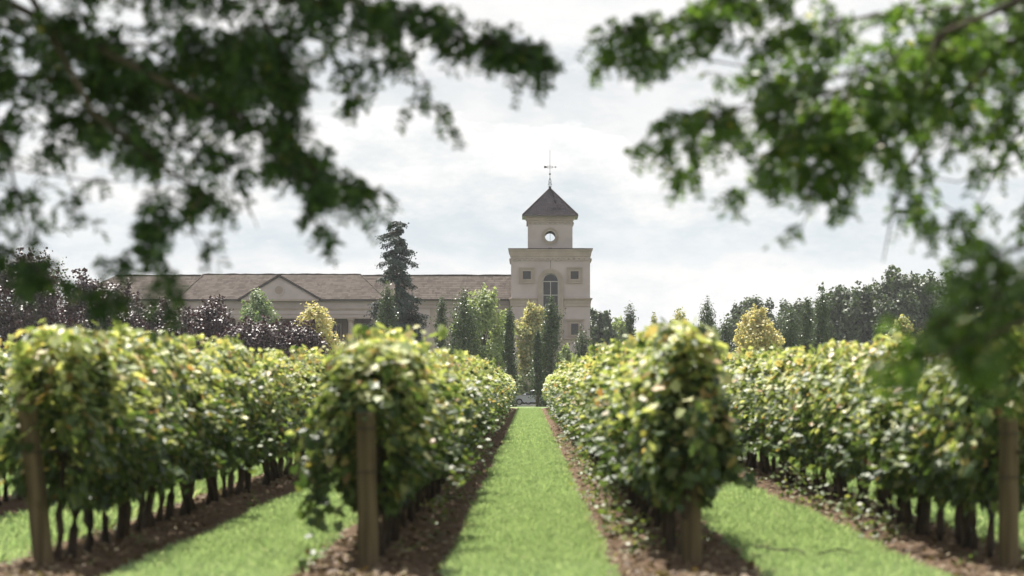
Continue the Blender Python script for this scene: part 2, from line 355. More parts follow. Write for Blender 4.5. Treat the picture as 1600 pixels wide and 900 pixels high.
ROWS = [-6.65, -4.0, -1.33, 1.33, 4.0, 6.65]
Y0, Y1 = 20.0, 146.0
def soil_half(x, y, seed):       # half width of a strip, uneven along its length
    return 0.66 + 0.18 * (vnoise(y * 0.7, x * 0 + seed, 3) - 0.5) + 0.16 * (vnoise(y * 3.1, x * 0 + seed, 5) - 0.5)
def soil_z(dx, y, seed):
    hw = soil_half(dx, y, seed)
    mound = 0.075 * np.clip(1 - (np.abs(dx) / hw) ** 2, -0.5, 1)
    cl = 0.045 * (vnoise(dx * 9 + 50, y * 9, seed) - 0.4) + 0.03 * (vnoise(dx * 21 + 9, y * 21, seed + 2) - 0.5)
    return mound + cl * np.clip(2.2 - 2 * np.abs(dx) / hw, 0, 1) - 0.004
for r, rx in enumerate(ROWS):
    yv = np.concatenate([np.arange(17.5, 45, 0.05), np.arange(45, 80, 0.12), np.arange(80, 147.5, 0.3)])
    xv = np.linspace(-0.85, 0.85, 41)
    X, Yg = np.meshgrid(xv, yv)
    Z = soil_z(X, Yg, r)
    endf = np.clip((Yg - 17.5) / 1.2, 0, 1); Z = Z * endf - 0.02 * (1 - endf)
    V = np.stack([X + rx, Yg, Z], -1).reshape(-1, 3); n = len(xv); m_ = len(yv)
    q = (np.arange(m_ - 1)[:, None] * n + np.arange(n - 1)[None]).ravel()
    me = np_mesh('soil_strip', V, [np.stack([q, q + 1, q + n + 1, q + n], -1)])
    tag(link('soil_strip', me, SOIL), kind='structure')

# ------------------------------------------------------------------ leaves
def frames(nrm, tip):
    nrm = nrm / (np.linalg.norm(nrm, axis=1, keepdims=True) + 1e-9)
    tip = tip - (tip * nrm).sum(1, keepdims=True) * nrm
    tip = tip / (np.linalg.norm(tip, axis=1, keepdims=True) + 1e-9)
    return np.cross(tip, nrm), tip, nrm
LOBED = np.array([(0, 0.0, 0), (0.22, -0.16, .03), (0.50, 0.10, .10), (0.36, 0.34, .05), (0.46, 0.66, .06), (0.20, 0.66, .03), (0, 1.0, -.06),
                  (-0.20, 0.66, .03), (-0.46, 0.66, .06), (-0.36, 0.34, .05), (-0.50, 0.10, .10), (-0.22, -0.16, .03)])
LOBED_F = [[0, 1, 2, 3, 4, 5, 6], [0, 6, 7, 8, 9, 10, 11]]
RHOMB = np.array([(0, 0, 0), (0.30, 0.5, 0.05), (0, 1, 0), (-0.30, 0.5, 0.05)]); RHOMB_F = [[0, 1, 2, 3]]
CLUMP = np.array([(0, 0, 0), (0.45, 0.3, 0.12), (0.25, 0.9, 0.0), (-0.2, 1.0, 0.05), (-0.5, 0.45, 0.1)]); CLUMP_F = [[0, 1, 2, 3, 4]]
def leaf_arrays(P, nrm, tip, size, shape=LOBED, sf=LOBED_F):
    s_, t_, n_ = frames(nrm, tip); k = len(shape)
    sz = np.broadcast_to(np.asarray(size, dtype=float), (len(P),))[:, None, None]
    V = P[:, None] + sz * (s_[:, None] * shape[None, :, 0:1] + t_[:, None] * shape[None, :, 1:2] + n_[:, None] * shape[None, :, 2:3])
    base = (np.arange(len(P)) * k)[:, None]
    F_ = np.concatenate([base + np.array(f)[None] for f in sf])
    return V.reshape(-1, 3), F_
def leaf_mesh(name, P, nrm, tip, size, shape=LOBED, sf=LOBED_F):
    V, F_ = leaf_arrays(P, nrm, tip, size, shape, sf); return np_mesh(name, V, [F_])

# ------------------------------------------------------------------ grapevines
SPC = 1.16
def vine_points(g, n, zb=0.46, zt=1.9, hw=0.31, hy=0.68, lumps=None):
    y = g.uniform(-hy, hy, n); u = g.random(n)
    z = zb + (zt - zb) * u ** 0.85
    k = (z - zb) / (zt - zb)
    wd = hw * np.interp(k, [0, .25, .55, .8, .93, 1], [.45, 1.15, 1.12, .9, .62, .35]) * (1 + 0.55 * (vnoise(y * 3.2 + 10, z * 3.2, lumps) - 0.5))
    side = np.where(g.random(n) < 0.5, -1, 1)
    x = side * wd * (1 - 0.75 * g.random(n) ** 1.8)
    z = z + (g.random(n) - 0.5) * 0.06 + 0.16 * (vnoise(y * 2.4 + 4, x * 0 + 3, lumps) - 0.5) * k
    nrm = np.stack([side * (0.9 - 0.5 * k), g.normal(0, .35, n), 0.6 + 0.9 * k ** 2], -1) + g.normal(0, .48, (n, 3))
    return np.stack([x, y, z], -1), nrm
def shoots(g, starts, dirs, length, nl, droop=0.5):
    P = []; N = []
    for s0, d0 in zip(starts, dirs):
        s0 = np.array(s0, float); d = np.array(d0, float); L = length * g.uniform(0.6, 1.2)
        for i in range(nl):
            t = (i + 1) / nl; p = s0 + d * L * t + np.array([0, 0, -droop * L * t * t])
            P.append(p + g.normal(0, 0.025, 3)); N.append(g.normal(0, 1, 3) + np.array([0, 0, 0.8]))
    return np.array(P), np.array(N)
def foliage(g, P, N, smin=0.045, smax=0.118):
    n = len(P); tip = np.stack([g.normal(0, .5, n), g.normal(0, .5, n), -np.abs(g.normal(0.9, .3, n))], -1) + N * 0.25
    return leaf_mesh('foliage', P, N, tip, g.uniform(smin, smax, n))
def vine_trunk(rd):
    mb = MB()
    for k in range(2):
        y = (-.29 if k else .29) + rd.uniform(-0.16, 0.16); x = rd.uniform(-0.05, 0.05); pts = [(x, y, -0.03)]; rad = [rd.uniform(0.035, 0.05)]
        for i in range(1, 7):
            x += rd.uniform(-0.03, 0.03); y += rd.uniform(-0.05, 0.05); pts.append((x, y, i * 0.15)); rad.append(rad[0] * (1 - 0.06 * i) * rd.uniform(0.85, 1.15))
        mb.tube(pts, rad, 7)
        for sg in (-1, 1):
            mb.tube([pts[-1], (x * 0.5, y + sg * 0.25, 0.98 + rd.uniform(-.04, .04)), (0, y + sg * 0.55, 1.0)], [0.028, 0.02, 0.012], 5)
    return mb.mesh('trunk', True)
def grape_bunch(rd):
    mb = MB()
    for i in range(26):
        t = i / 26; r_ = 0.024 * (1 - t * 0.6); a = rd.uniform(0, 2 * PI)
        mb.ball((r_ * math.cos(a), r_ * math.sin(a), -0.17 * t), rd.uniform(0.013, 0.017), 6, 4)
    return mb.mesh('grape_bunch', True)
rd = random.Random(11)
VT = [vine_trunk(rd) for _ in range(7)]
GB = [grape_bunch(rd) for _ in range(3)]
VF = []
for k in range(9):
    g = np.random.default_rng(100 + k)
    P, N = vine_points(g, 1550, lumps=k)
    st = [(g.normal(0, .15), g.uniform(-.6, .6), 1.85) for _ in range(7)]; dr = [(g.normal(0, .35), g.normal(0, .3), 1) for _ in range(7)]
    P2, N2 = shoots(g, st, dr, 0.18 + .14 * (k % 3 == 0), 8, 0.5)
    st = [(g.choice([-.32, .32]), g.uniform(-.6, .6), g.uniform(.6, 1.7)) for _ in range(9)]; dr = [(np.sign(s_[0]) * .8, g.normal(0, .4), .3) for s_ in st]
    P3, N3 = shoots(g, st, dr, 0.38, 14, 0.7); N3 = N3 * .6 + np.array([0, 0, 1.2])
    VF.append(foliage(g, np.concatenate([P, P2, P3]), np.concatenate([N, N2, N3])))

SIDE = {0: 'third row left of the grass path', 1: 'second row left of the grass path', 2: 'row edging the grass path on its left',
        3: 'row edging the grass path on its right', 4: 'second row right of the grass path', 5: 'third row right of the grass path'}
def vine(rx, y, rnd, r, near, head=None, label=None):
    if label is None:
        dist = 'near the front of' if y < 45 else ('midway along' if y < 70 else 'far down')
        label = 'leafy grapevine ' + dist + ' the ' + SIDE[r]
    v = empty('grapevine', (rx, y, 0.03), 0 if rnd.random() < 0.5 else PI, label, 'grapevine', 'grapevines in the ' + SIDE[r])
    v.scale = (rnd.uniform(0.9, 1.12), 1, rnd.uniform(0.94, 1.09)); v.location.x += rnd.uniform(-.05, .05)
    if head is not None: v.rotation_euler = (0, 0, 0); v.scale = (1, 1, 1)
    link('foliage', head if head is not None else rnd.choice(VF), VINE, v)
    link('trunk', rnd.choice(VT), VINEBARK, v)
    if near:
        for k in range(5 if y < 34 else 2):
            b = link('grape_bunch', rnd.choice(GB), GRAPE, v)
            b.location = (rnd.choice([-1, 1]) * rnd.uniform(0.05, 0.22), rnd.uniform(-0.5, 0.5), rnd.uniform(0.62, 0.92)); b.scale = (1.25, 1.25, 1.25)
    return v

def head_foliage(seed, top, extra, n=1900, hw=0.34, zb=0.55, fz=1.35):
    """the vine at a row's end: heaped over the end post, with trailing shoots"""
    g = np.random.default_rng(seed)
    P, N = vine_points(g, n, zb=zb, zt=top, hw=hw, hy=0.72, lumps=seed)
    # rounded front: leaves on the end facing the headland, above the post
    m = int(n * 0.55); a = g.uniform(-PI / 2, PI / 2, m); z = fz + (top - fz) * g.random(m) ** 0.9
    rr = hw * np.interp(z, [1.35, 1.6, top - .15, top], [1.1, 1.0, .9, .7])
    Pf = np.stack([rr * np.sin(a) * (1 + .5 * (vnoise(z * 4, a * 2, seed) - .5)), -0.5 + np.clip(z - 1.25, 0, 1) * .75 - rr * 0.9 * np.cos(a) * (.6 + .8 * vnoise(z * 5, a * 2.5, seed + 3)), z], -1) + g.normal(0, .05, (m, 3)) + np.array([0, .1, 0])
    Nf = np.stack([np.sin(a), -.7 * np.cos(a), 1.2 + 0 * a], -1) + g.normal(0, .6, (m, 3))
    Ps, Ns = [P, Pf], [N, Nf]
    for st, d, L, nl, dp, copies in extra:
        for _ in range(copies):
            p2, n2 = shoots(g, [np.array(st) + g.normal(0, .06, 3)], [np.array(d) + g.normal(0, .12, 3)], L, nl, dp); Ps.append(p2); Ns.append(n2)
    return foliage(g, np.concatenate(Ps), np.concatenate(Ns), 0.05, 0.125)
HEADS = {
    1: head_foliage(31, 1.97, [((.1, -.6, 1.5), (.4, -.1, .1), .35, 8, .8, 4), ((-.3, -.6, 1.1), (-.5, -.2, .1), .4, 9, .8, 5)], fz=1.55),
    2: head_foliage(32, 1.86, [((-.28, -.65, 1.35), (-.55, -.1, .2), .5, 12, 1.3, 7), ((-.42, -.6, 1.05), (-.1, 0, -1), .65, 13, 0.3, 6), ((-.3, -.6, .8), (-.25, 0, -1), .3, 8, 0.2, 3)]),
    3: head_foliage(33, 2.0, [((0.05, -.95, 1.35), (.1, -.1, -.6), .55, 14, .6, 9), ((.3, -.7, 1.2), (.25, -.1, -.4), .5, 11, .6, 6), ((-.2, -.8, 1.2), (-.1, -.2, -.5), .45, 12, .6, 6), ((0, -.5, 1.95), (.0, 0, 1), .2, 6, .3, 5), ((0.05, -.75, 1.2), (.0, -.1, -1), .35, 12, .3, 9)], 2400, 0.25, fz=1.1),
    4: head_foliage(34, 2.1, [((-.3, -.7, 1.4), (-.3, -.2, -.2), .5, 10, .8, 5), ((0, -.6, 2.1), (.1, 0, 1), .25, 6, .4, 4)]),
}
HEADLAB = {1: 'foremost grapevine of the second row left, heaped over the leaning end post', 2: 'foremost grapevine left of the central path, trailing shoots left of its upright post',
           3: 'foremost grapevine right of the central path, bushy leaves draped over a half hidden post', 4: 'foremost grapevine of the second row right, behind the post at the right edge'}
rnd = random.Random(5)
COUNT = {0: 26, 1: 62, 2: 62, 3: 62, 4: 62, 5: 26}
START = {0: 24.0, 1: Y0 + .8, 2: Y0 + .8, 3: Y0 + .8, 4: Y0 + .8, 5: 24.0}
far_pts = []
for r, rx in enumerate(ROWS):
    y = START[r]; k = 0
    while y < Y1:
        if k < COUNT[r]:
            if k == 0 and r in HEADS: vine(rx, y, rnd, r, True, HEADS[r], HEADLAB[r])
            else: vine(rx, y, rnd, r, y < 48 and r in (1, 2, 3, 4))
        else: far_pts.append((rx, y))
        y += SPC; k += 1
# beyond these the vines only read as continuous hedgerows: one object
g = np.random.default_rng(77); Ps = []; Ns = []; tr = MB()
for i, (rx, y) in enumerate(far_pts):
    P, N = vine_points(g, 330, lumps=i % 50, zt=1.94 + g.uniform(-.08, .1), hy=0.62, hw=0.36); P[:, 0] += rx; P[:, 1] += y; Ps.append(P); Ns.append(N)
P = np.concatenate(Ps); N = np.concatenate(Ns); n = len(P)
tip = np.stack([g.normal(0, .5, n), g.normal(0, .5, n), -np.ones(n)], -1)
V, F_ = leaf_arrays(P, N, tip, g.uniform(.13, .2, n), CLUMP, CLUMP_F)
for rx, y in far_pts: tr.tube([(rx, y, -0.02), (rx + g.normal(0, .03), y + .05, .45), (rx, y, .98)], [.045, .04, .035], 5)
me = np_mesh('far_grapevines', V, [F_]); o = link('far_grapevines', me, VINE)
tag(o, 'far ends of the vine rows merging into continuous green hedges near the trees', 'vine rows', kind='stuff')
tag(tr.build('far_vine_trunks', VINEBARK), 'dark trunks under the far ends of the vine rows', 'vine trunks', kind='stuff')

# end posts (wood) with a wire staple each
def end_post(px_b, px_t, rx_lab, Y, h, lab, rad=0.085):
    xb = wx(px_b, Y); xt = wx(px_t, Y); t = empty('wooden_post', (xb, Y, 0), 0, lab, 'post', 'wooden end posts of the vine rows')
    rp = random.Random(int(px_b)); pts = []; rr = []
    for i in range(9): k = i / 8; pts.append(((xt - xb) * k + rp.uniform(-.004, .004), 0, -0.1 + (h + 0.1) * k)); rr.append(rad * (1.05 - 0.1 * k + rp.uniform(-.02, .02)))
    pts.append((pts[-1][0], 0, h + 0.012)); rr.append(rad * 0.82)
    mb = MB(); mb.tube(pts, rr, 16); mb.build('post_shaft', POSTW, t, smooth=False)
    for z in (h - 0.12, h - 0.48):
        x = (xt - xb) * z / h
        w_ = MB(); w_.tube([(x + (rad + .004) * math.sin(a), -(rad + .004) * math.cos(a), z) for a in np.linspace(-2.6, 2.6, 14)], [.004] * 14, 5); w_.build('wire_loop', IRON, t)
    return t
end_post(72, 40, 1, 20.25, 1.50, 'weathered round wooden post leaning left at the far left end of a vine row')
end_post(577, 571, 2, 20.1, 1.34, 'upright wooden post fully exposed at the left of the grass path')
end_post(1081, 1080, 3, 20.42, 1.22, 'wooden post half covered by hanging vine leaves right of the central path')
end_post(1576, 1576, 4, 20.0, 1.30, 'straight wooden post at the right edge of the vineyard view')
# trellis wires: one object per row
for r, rx in enumerate(ROWS):
    mb = MB()
    for z in (1.0, 1.35, 1.7): mb.tube([(rx, 20.15, z - 0.02)] + [(rx + rnd.uniform(-.01, .01), y, z) for y in range(26, 146, 12)] , [.0022] * 11, 4, False)
    tag(mb.build('trellis_wire', IRON), 'thin trellis wires strung along the ' + SIDE[r], 'wire', 'trellis wires')

# ------------------------------------------------------------------ grass, weeds, litter (uncountable)
def blades(g, n, xr, yr, hmin, hmax, wid):
    x = g.uniform(*xr, n); y = g.uniform(*yr, n); keep = x > -99
    dmin = np.min(np.abs(x[:, None] - np.array(ROWS)[None]), axis=1)
    keep &= dmin > 0.60 + 0.09 * (vnoise(y * 1.7, x * 2, 6) - .4) + 0.05 * g.random(n)
    x, y = x[keep], y[keep]; n = len(x)
    patch = 0.7 + 0.75 * vnoise(x * 1.9 + 7, y * 0.9, 21)
    h = g.uniform(hmin, hmax, n) * patch; a = g.uniform(0, 2 * PI, n); ln = g.uniform(0.15, 0.8, n) * h
    d = np.stack([np.cos(a), np.sin(a)], -1); b = g.uniform(0, 2 * PI, n); sx = np.cos(b) * wid / 2; sy = np.sin(b) * wid / 2
    V = np.zeros((n, 4, 3))
    V[:, 0] = np.stack([x - sx, y - sy, 0 * x], -1); V[:, 1] = np.stack([x + sx, y + sy, 0 * x], -1)
    V[:, 2] = np.stack([x + d[:, 0] * ln * .35 + sx * .8, y + d[:, 1] * ln * .35 + sy * .8, h * .6], -1)
    V[:, 3] = np.stack([x + d[:, 0] * ln, y + d[:, 1] * ln, h], -1)
    return V.reshape(-1, 3), n
g = np.random.default_rng(3); Vs = []; tot = 0
for (xr, yr, n, h0, h1, wd) in [((-.8, .8), (18.5, 34), 62000, .03, .075, .008), ((-3.5, -1.8), (18.5, 32), 42000, .035, .09, .009), ((1.8, 3.5), (18.5, 32), 42000, .035, .09, .009),
                                ((-.8, .8), (34, 60), 42000, .04, .08, .016), ((-3.5, -1.8), (32, 60), 26000, .04, .09, .018), ((1.8, 3.5), (32, 60), 26000, .04, .09, .018),
                                ((-.85, .85), (60, 150), 42000, .04, .08, .035), ((-6.2, -4.5), (20, 60), 36000, .05, .12, .018), ((4.5, 6.2), (20, 60), 36000, .05, .12, .018),
                                ((-9.5, -7.0), (22, 60), 26000, .05, .12, .022), ((7.0, 9.5), (22, 60), 26000, .05, .12, .022)]:
    V, k = blades(g, n, xr, yr, h0, h1, wd); Vs.append(V); tot += k
V = np.concatenate(Vs); b = np.arange(tot) * 4
V[:, 2] += np.repeat([groundz(float(v)) for v in V[::4, 1]], 4)
me = np_mesh('grass', V, [np.stack([b, b + 1, b + 2, b + 3], -1)])
tag(link('grass', me, GRASSM), 'bright mown grass blades growing between the vine rows', 'grass', kind='stuff')

g = np.random.default_rng(9); Ps = []; Ns = []; Sz = []
def weedclump(x, y, n, sp, hh, s0, s1):
    p = np.stack([x + g.normal(0, sp, n), y + g.normal(0, sp, n), 0.03 + hh * g.random(n) ** 1.3], -1); Ps.append(p)
    Ns.append(g.normal(0, .5, (n, 3)) + np.array([0, -.1, 1.0])); Sz.append(g.uniform(s0, s1, n))
for r, rx in enumerate(ROWS[1:5]):
    for k in range(50 if rx > 0 else 22):
        y = 20.5 + 60 * g.random() ** 1.4; side = g.choice([-1, 1]); lush = 1.0
        if rx == 1.33 and side < 0: lush = 1.8
        weedclump(rx + side * g.uniform(.12, .58), y, int(18 * lush), .07, g.uniform(.04, .16) * lush, .025, .055)
# taller leafy suckers at the row bases
for (x, y, hgt) in [(3.55, 29.5, .55), (3.5, 31.0, .5), (3.6, 33.5, .5), (3.55, 25.8, .45), (3.5, 24.0, .42), (3.6, 27.3, .3), (-.98, 27, .3), (-1.0, 32, .35), (-.95, 38, .3), (.95, 22, .35), (.9, 24.5, .4), (.95, 27, .4), (.92, 30, .45), (.9, 34, .45), (.95, 38, .4), (.9, 44, .4)]:
    weedclump(x, y, 70, .10, hgt, .04, .075)
P = np.concatenate(Ps); N = np.concatenate(Ns); n = len(P)
tip = g.normal(0, 1, (n, 3)); me = leaf_mesh('weeds', P, N, tip, np.concatenate(Sz), CLUMP, CLUMP_F)
tag(link('weeds', me, WEEDM), 'low leafy weeds sprouting on the bare soil under the vines', 'weeds', kind='stuff')
n = 15000; rr = g.choice(ROWS[1:5], n); y = 18.6 + 70 * g.random(n) ** 1.6; dx = g.normal(0, .36, n)
keep = np.abs(dx) < .75; rr, y, dx = rr[keep], y[keep], dx[keep]; n = len(y)
zz = np.maximum(0, soil_z(dx, y, 0) * 0 + 0.07 * np.clip(1 - (dx / .66) ** 2, 0, 1)) + g.uniform(0, .03, n)
me = leaf_mesh('dry_leaf_litter', np.stack([rr + dx, y, zz], -1), np.array([0, 0, 1.]) + g.normal(0, .4, (n, 3)), g.normal(0, 1, (n, 3)), g.uniform(.025, .075, n), CLUMP, CLUMP_F)
tag(link('dry_leaf_litter', me, STRAWM), 'dry brown leaves and straw scattered on the tilled soil', 'leaf litter', kind='stuff')
mb = MB()
for (x0, y0, pts) in [(2.05, 23.0, [(0, 0), (.12, -.5), (.32, -.95), (.6, -1.2), (.95, -1.25)]), (2.2, 22.4, [(0, 0), (.25, -.2), (.3, -.45)]), (2.62, 21.9, [(0, 0), (.2, .25), (.33, .2)])]:
    mb.tube([(x0 + a, y0 + b_, .05 + .03 * math.sin(a * 9)) for a, b_ in pts], [.008 - .0013 * i for i in range(len(pts))], 5)
tag(mb.build('fallen_twig', BARK), 'thin dark curved twig lying on grass right of the central path', 'twig')

# ------------------------------------------------------------------ trees behind the vineyard
def make_tree(name, label, cat, px, top, Y, wpx, kind, m, n, ls, group=None, seed=0, clear=None, lean=0.0):
    """px: centre column, top: top row of the crown in the photo, wpx: crown width there; everything is then built in metres"""
    g = np.random.default_rng(seed + int(px)); rd = random.Random(seed + int(px)); X = wx(px, Y); gz = groundz(Y); H = (wz(top, Y) - gz) * (1.03 if kind == 'column' else 1.04); W = wpx * Y / F / 2 * (1.62 if kind == 'column' else 1.3)
    t = empty(name, (X, Y, gz), 0, label, cat, group)
    cb = {'column': 0.05, 'round': 0.16, 'shrub': 0.02, 'oak': 0.10, 'sparse': 0.2}[kind] * H
    cb = max(cb, 0.25) if clear is None else clear
    nc = {'column': 34, 'round': 60, 'shrub': 34, 'oak': 90, 'sparse': 34}[kind]
    P = []; N = []; limbs = MB(); lb = []
    for i in range(nc):
        k = (i + rd.random()) / nc; k = k ** (0.9)
        if kind == 'column': prof = (0.42 + 0.58 * math.sin(min(1, k * 1.25 + .12) * PI * 0.62)) * (1 - max(0, k - .30) / .70) ** 0.75
        elif kind in ('round', 'sparse'): prof = math.sqrt(max(0.02, 1 - (2 * (k * 0.93 + .02) - 0.86) ** 2)) if kind == 'round' else math.sqrt(max(.02, 1 - (2 * k - .9) ** 2))
        elif kind == 'shrub': prof = math.sqrt(max(0.03, 1 - (k * .97) ** 2))
        else: prof = math.sqrt(max(0.03, 1 - (1.7 * k - .72) ** 2)) ** 0.8
        prof *= rd.uniform(0.62, 1.22) if kind == 'column' else rd.uniform(.72, 1.15)
        a = rd.uniform(0, 2 * PI); z = cb + (H - cb) * k
        rr = W * prof
        cs = {'column': 0.40 * W, 'round': 0.30 * W, 'shrub': 0.30 * W, 'oak': 0.24 * W, 'sparse': 0.26 * W}[kind] * rd.uniform(.7, 1.25)
        rc = max(0, rr - cs * 0.75) * (rd.random() ** .35)
        cen = np.array([rc * math.cos(a) + lean * k * W, rc * math.sin(a), z - cs * (.9 if kind != 'column' else 1.6)])
        if cen[2] < cb * .6: cen[2] = cb * .6 + rd.random() * cs
        lb.append(cen)
        mcount = int(n / nc)
        u = g.normal(0, 1, (mcount, 3)); u /= np.linalg.norm(u, axis=1, keepdims=True)
        rad = cs * (0.45 + 0.6 * g.random(mcount) ** .7)[:, None]
        q = u * rad; q[:, 2] *= (1.9 if kind == 'column' else 0.72)
        q += g.normal(0, cs * .13, q.shape)
        P.append(cen + q); nn = u + np.array([0, 0, .5]) + g.normal(0, .55, u.shape); N.append(nn)
    # fringe sprigs so that the outline stays uneven
    for i in range(nc):
        cen = lb[rd.randrange(nc)]; out = np.array([cen[0], cen[1], 0.0]); ln_ = np.linalg.norm(out) + 1e-6
        d = out / ln_ * rd.uniform(.1, 1) + np.array([0, 0, rd.uniform(.5, 1.6)]); d /= np.linalg.norm(d)
        L = (0.55 if kind == 'column' else 0.26) * W * rd.uniform(.7, 1.4); mm = int(max(8, n / nc * .16))
        tt = g.random(mm)[:, None]; P.append(cen + d * L * (0.3 + tt) + g.normal(0, L * .06 + .05, (mm, 3))); N.append(g.normal(0, 1, (mm, 3)) + d * .5)
    P = np.concatenate(P); N = np.concatenate(N); P[:, 2] = np.clip(P[:, 2], .1, H * 1.03); nl = len(P)
    tip = g.normal(0, .7, (nl, 3)) + np.array([0, 0, -.3])
    me = leaf_mesh('crown', P, N, tip, g.uniform(ls * .7, ls * 1.35, nl), RHOMB if kind in ('column', 'sparse') else CLUMP, RHOMB_F if kind in ('column', 'sparse') else CLUMP_F)
    link('crown', me, m, t)
    tr = max(.07, H * .016)
    limbs.tube([(0, 0, -.15), (rd.uniform(-.05, .05), 0, H * .25), (rd.uniform(-.1, .1) + lean * .3 * W, 0, H * .55), (lean * W * .7, 0, H * .88)], [tr * 1.25, tr, tr * .6, tr * .15], 8)
    for c_ in lb[::2]:
        z0 = max(.15 * H, c_[2] * .55); limbs.tube([(0, 0, z0), (c_[0] * .45, c_[1] * .45, z0 + (c_[2] - z0) * .55), tuple(c_)], [tr * .35, tr * .2, tr * .07], 5, False)
    limbs.build('trunk', BARK, t, smooth=True)
    return t
GC = 'columnar hornbeams beside the parking lot'
make_tree('columnar_tree', 'dark columnar tree in front of the tall spruce', 'tree', 605, 450, 212, 48, 'column', HORN, 9500, .17, GC, 1)
make_tree('columnar_tree', 'slim dark columnar tree just right of the tall spruce', 'tree', 690, 467, 214, 25, 'column', HORN, 4500, .16, GC, 2)
make_tree('columnar_tree', 'broadest dark columnar tree before the long tiled roof, light tree behind it', 'tree', 725, 459, 208, 70, 'column', HORN, 13000, .17, GC, 3)
make_tree('columnar_tree', 'tall slender dark tree left of the silver car', 'tree', 796, 486, 206, 21, 'column', HORN, 6500, .16, GC, 4, .6)
make_tree('columnar_tree', 'narrow dark tree with bare trunk foot before the silver car', 'tree', 840, 520, 207, 17, 'column', HORN, 3800, .15, GC, 15, 2.1)
make_tree('columnar_tree', 'dense dark columnar tree under the arched tower window', 'tree', 861, 474, 209, 48, 'column', HORN, 9500, .17, GC, 6)
make_tree('columnar_tree', 'small dark pointed tree below the right tower window', 'tree', 909, 513, 225, 40, 'column', HORN, 5000, .17, GC, 7)
make_tree('columnar_tree', 'slim lone pointed tree poking above vines right of the tower', 'tree', 984, 478, 228, 26, 'column', HORN, 3600, .18, GC, 8)
make_tree('columnar_tree', 'dark columnar tree left of the golden tree, ragged pointed top', 'tree', 1105, 472, 205, 40, 'column', HORN, 7000, .17, GC, 9)
make_tree('columnar_tree', 'shorter dark green tree directly left of the golden tree', 'tree', 1133, 497, 212, 34, 'column', HORN, 5500, .17, GC, 10)
make_tree('columnar_tree', 'dark columnar tree directly right of the golden tree', 'tree', 1236, 482, 208, 44, 'column', HORN, 7000, .17, GC, 11)
make_tree('columnar_tree', 'dark tree wedged between two columnar trees right of the golden tree', 'tree', 1262, 470, 216, 38, 'column', HORN, 6500, .17, GC, 12)
make_tree('columnar_tree', 'tallest dark columnar tree at the left edge of the woods', 'tree', 1285, 457, 210, 42, 'column', HORN, 7500, .17, GC, 13)
make_tree('broadleaf_tree', 'pale green broadleaf tree behind the broad dark columnar tree', 'tree', 756, 455, 222, 86, 'round', LIGHT, 12000, .20, None, 21)
make_tree('broadleaf_tree', 'yellow topped green tree before the left side of the tower', 'tree', 832, 480, 254, 58, 'round', GOLDG, 11000, .21, None, 22, 3.4)
make_tree('broadleaf_tree', 'pale green low tree squeezed between dark tree and small pointed tree', 'tree', 884, 545, 219, 34, 'round', LIGHT, 4500, .18, None, 23)
make_tree('broadleaf_tree', 'pale sage green tree below the roof pediment', 'tree', 402, 457, 205, 66, 'round', SAGE, 7500, .17, None, 24)
make_tree('broadleaf_tree', 'golden yellow tree below the porch at the left of the spruce', 'tree', 492, 477, 203, 76, 'round', GOLD, 8000, .19, None, 25)
make_tree('broadleaf_tree', 'large golden orange round tree between dark columnar trees on the right', 'tree', 1181, 485, 200, 78, 'round', GOLD, 13000, .19, None, 26)
make_tree('broadleaf_tree', 'thin yellowish tree poking over the right vine row', 'tree', 1062, 484, 215, 58, 'sparse', GOLDG, 2600, .19, None, 27)
make_tree('broadleaf_tree', 'sparse small tree top just left of the thin yellowish tree', 'tree', 1022, 498, 222, 30, 'sparse', GOLDG, 1300, .19, None, 28)
make_tree('broadleaf_tree', 'small yellowish tree at the foot of the woods', 'tree', 1412, 497, 190, 60, 'round', GOLDG, 4000, .18, None, 29)
make_tree('broadleaf_tree', 'hazy grey green tree right beside the tower', 'tree', 938, 490, 330, 50, 'oak', OAK, 8000, .34, None, 30)
make_tree('broadleaf_tree', 'lower hazy tree between the tower and the lone pointed tree', 'tree', 968, 502, 335, 54, 'oak', LIGHT, 6000, .34, None, 31)
GP = 'purple leaved trees at the left'
for a in [('tall purple leaved tree at the left edge of the frame', 30, 404, 168, 135, 17000), ('purple leaved tree with a dark round top under the left foliage', 150, 438, 176, 135, 16000),
          ('purple leaved tree beside the left end of the tiled roof', 245, 478, 172, 112, 12000), ('purple leaved tree with pointed crown left of the sage green tree', 325, 474, 178, 102, 12000),
          ('low purple leaved tree in front of the sage green tree', 402, 504, 170, 108, 11500), ('lowest rounded purple tree in front of the golden yellow tree', 465, 511, 172, 98, 11000)]:
    make_tree('purple_tree', a[0], 'tree', a[1], a[2], a[3], a[4] * 1.2, 'oak', PURPLE, int(a[5] * 1.7), .17, GP, 40)
make_tree('broadleaf_tree', 'dark green tree far behind the purple trees at the left edge', 'tree', 60, 418, 260, 150, 'oak', OAK, 7000, .25, None, 60)
GO = 'far woods on the right'
for a in [('rounded hazy oak behind the golden tree', 1180, 468, 345, 84, 9000), ('low hazy oak behind the columnar trees right of the golden tree', 1245, 474, 350, 80, 7000),
          ('dark hazy oak rising behind the tallest columnar tree', 1318, 452, 320, 104, 13000), ('broad hazy oak left of the highest oak in the woods', 1372, 447, 325, 92, 12000),
          ('highest oak of the far woods on the right', 1428, 430, 315, 110, 15000), ('lighter hazy oak right of the highest oak', 1492, 440, 322, 92, 12000),
          ('hazy oak seen behind the hanging dark branch at right', 1560, 446, 330, 100, 10000), ('hazy oak at the right edge of the frame', 1630, 440, 320, 100, 7000)]:
    make_tree('oak_tree', a[0], 'tree', a[1], a[2], a[3], a[4] * 1.15, 'oak', LIGHT if 'pale' in a[0] else OAK, int(a[5] * 1.5), .38, GO, 80)
GH = 'shrubs behind the parked cars'
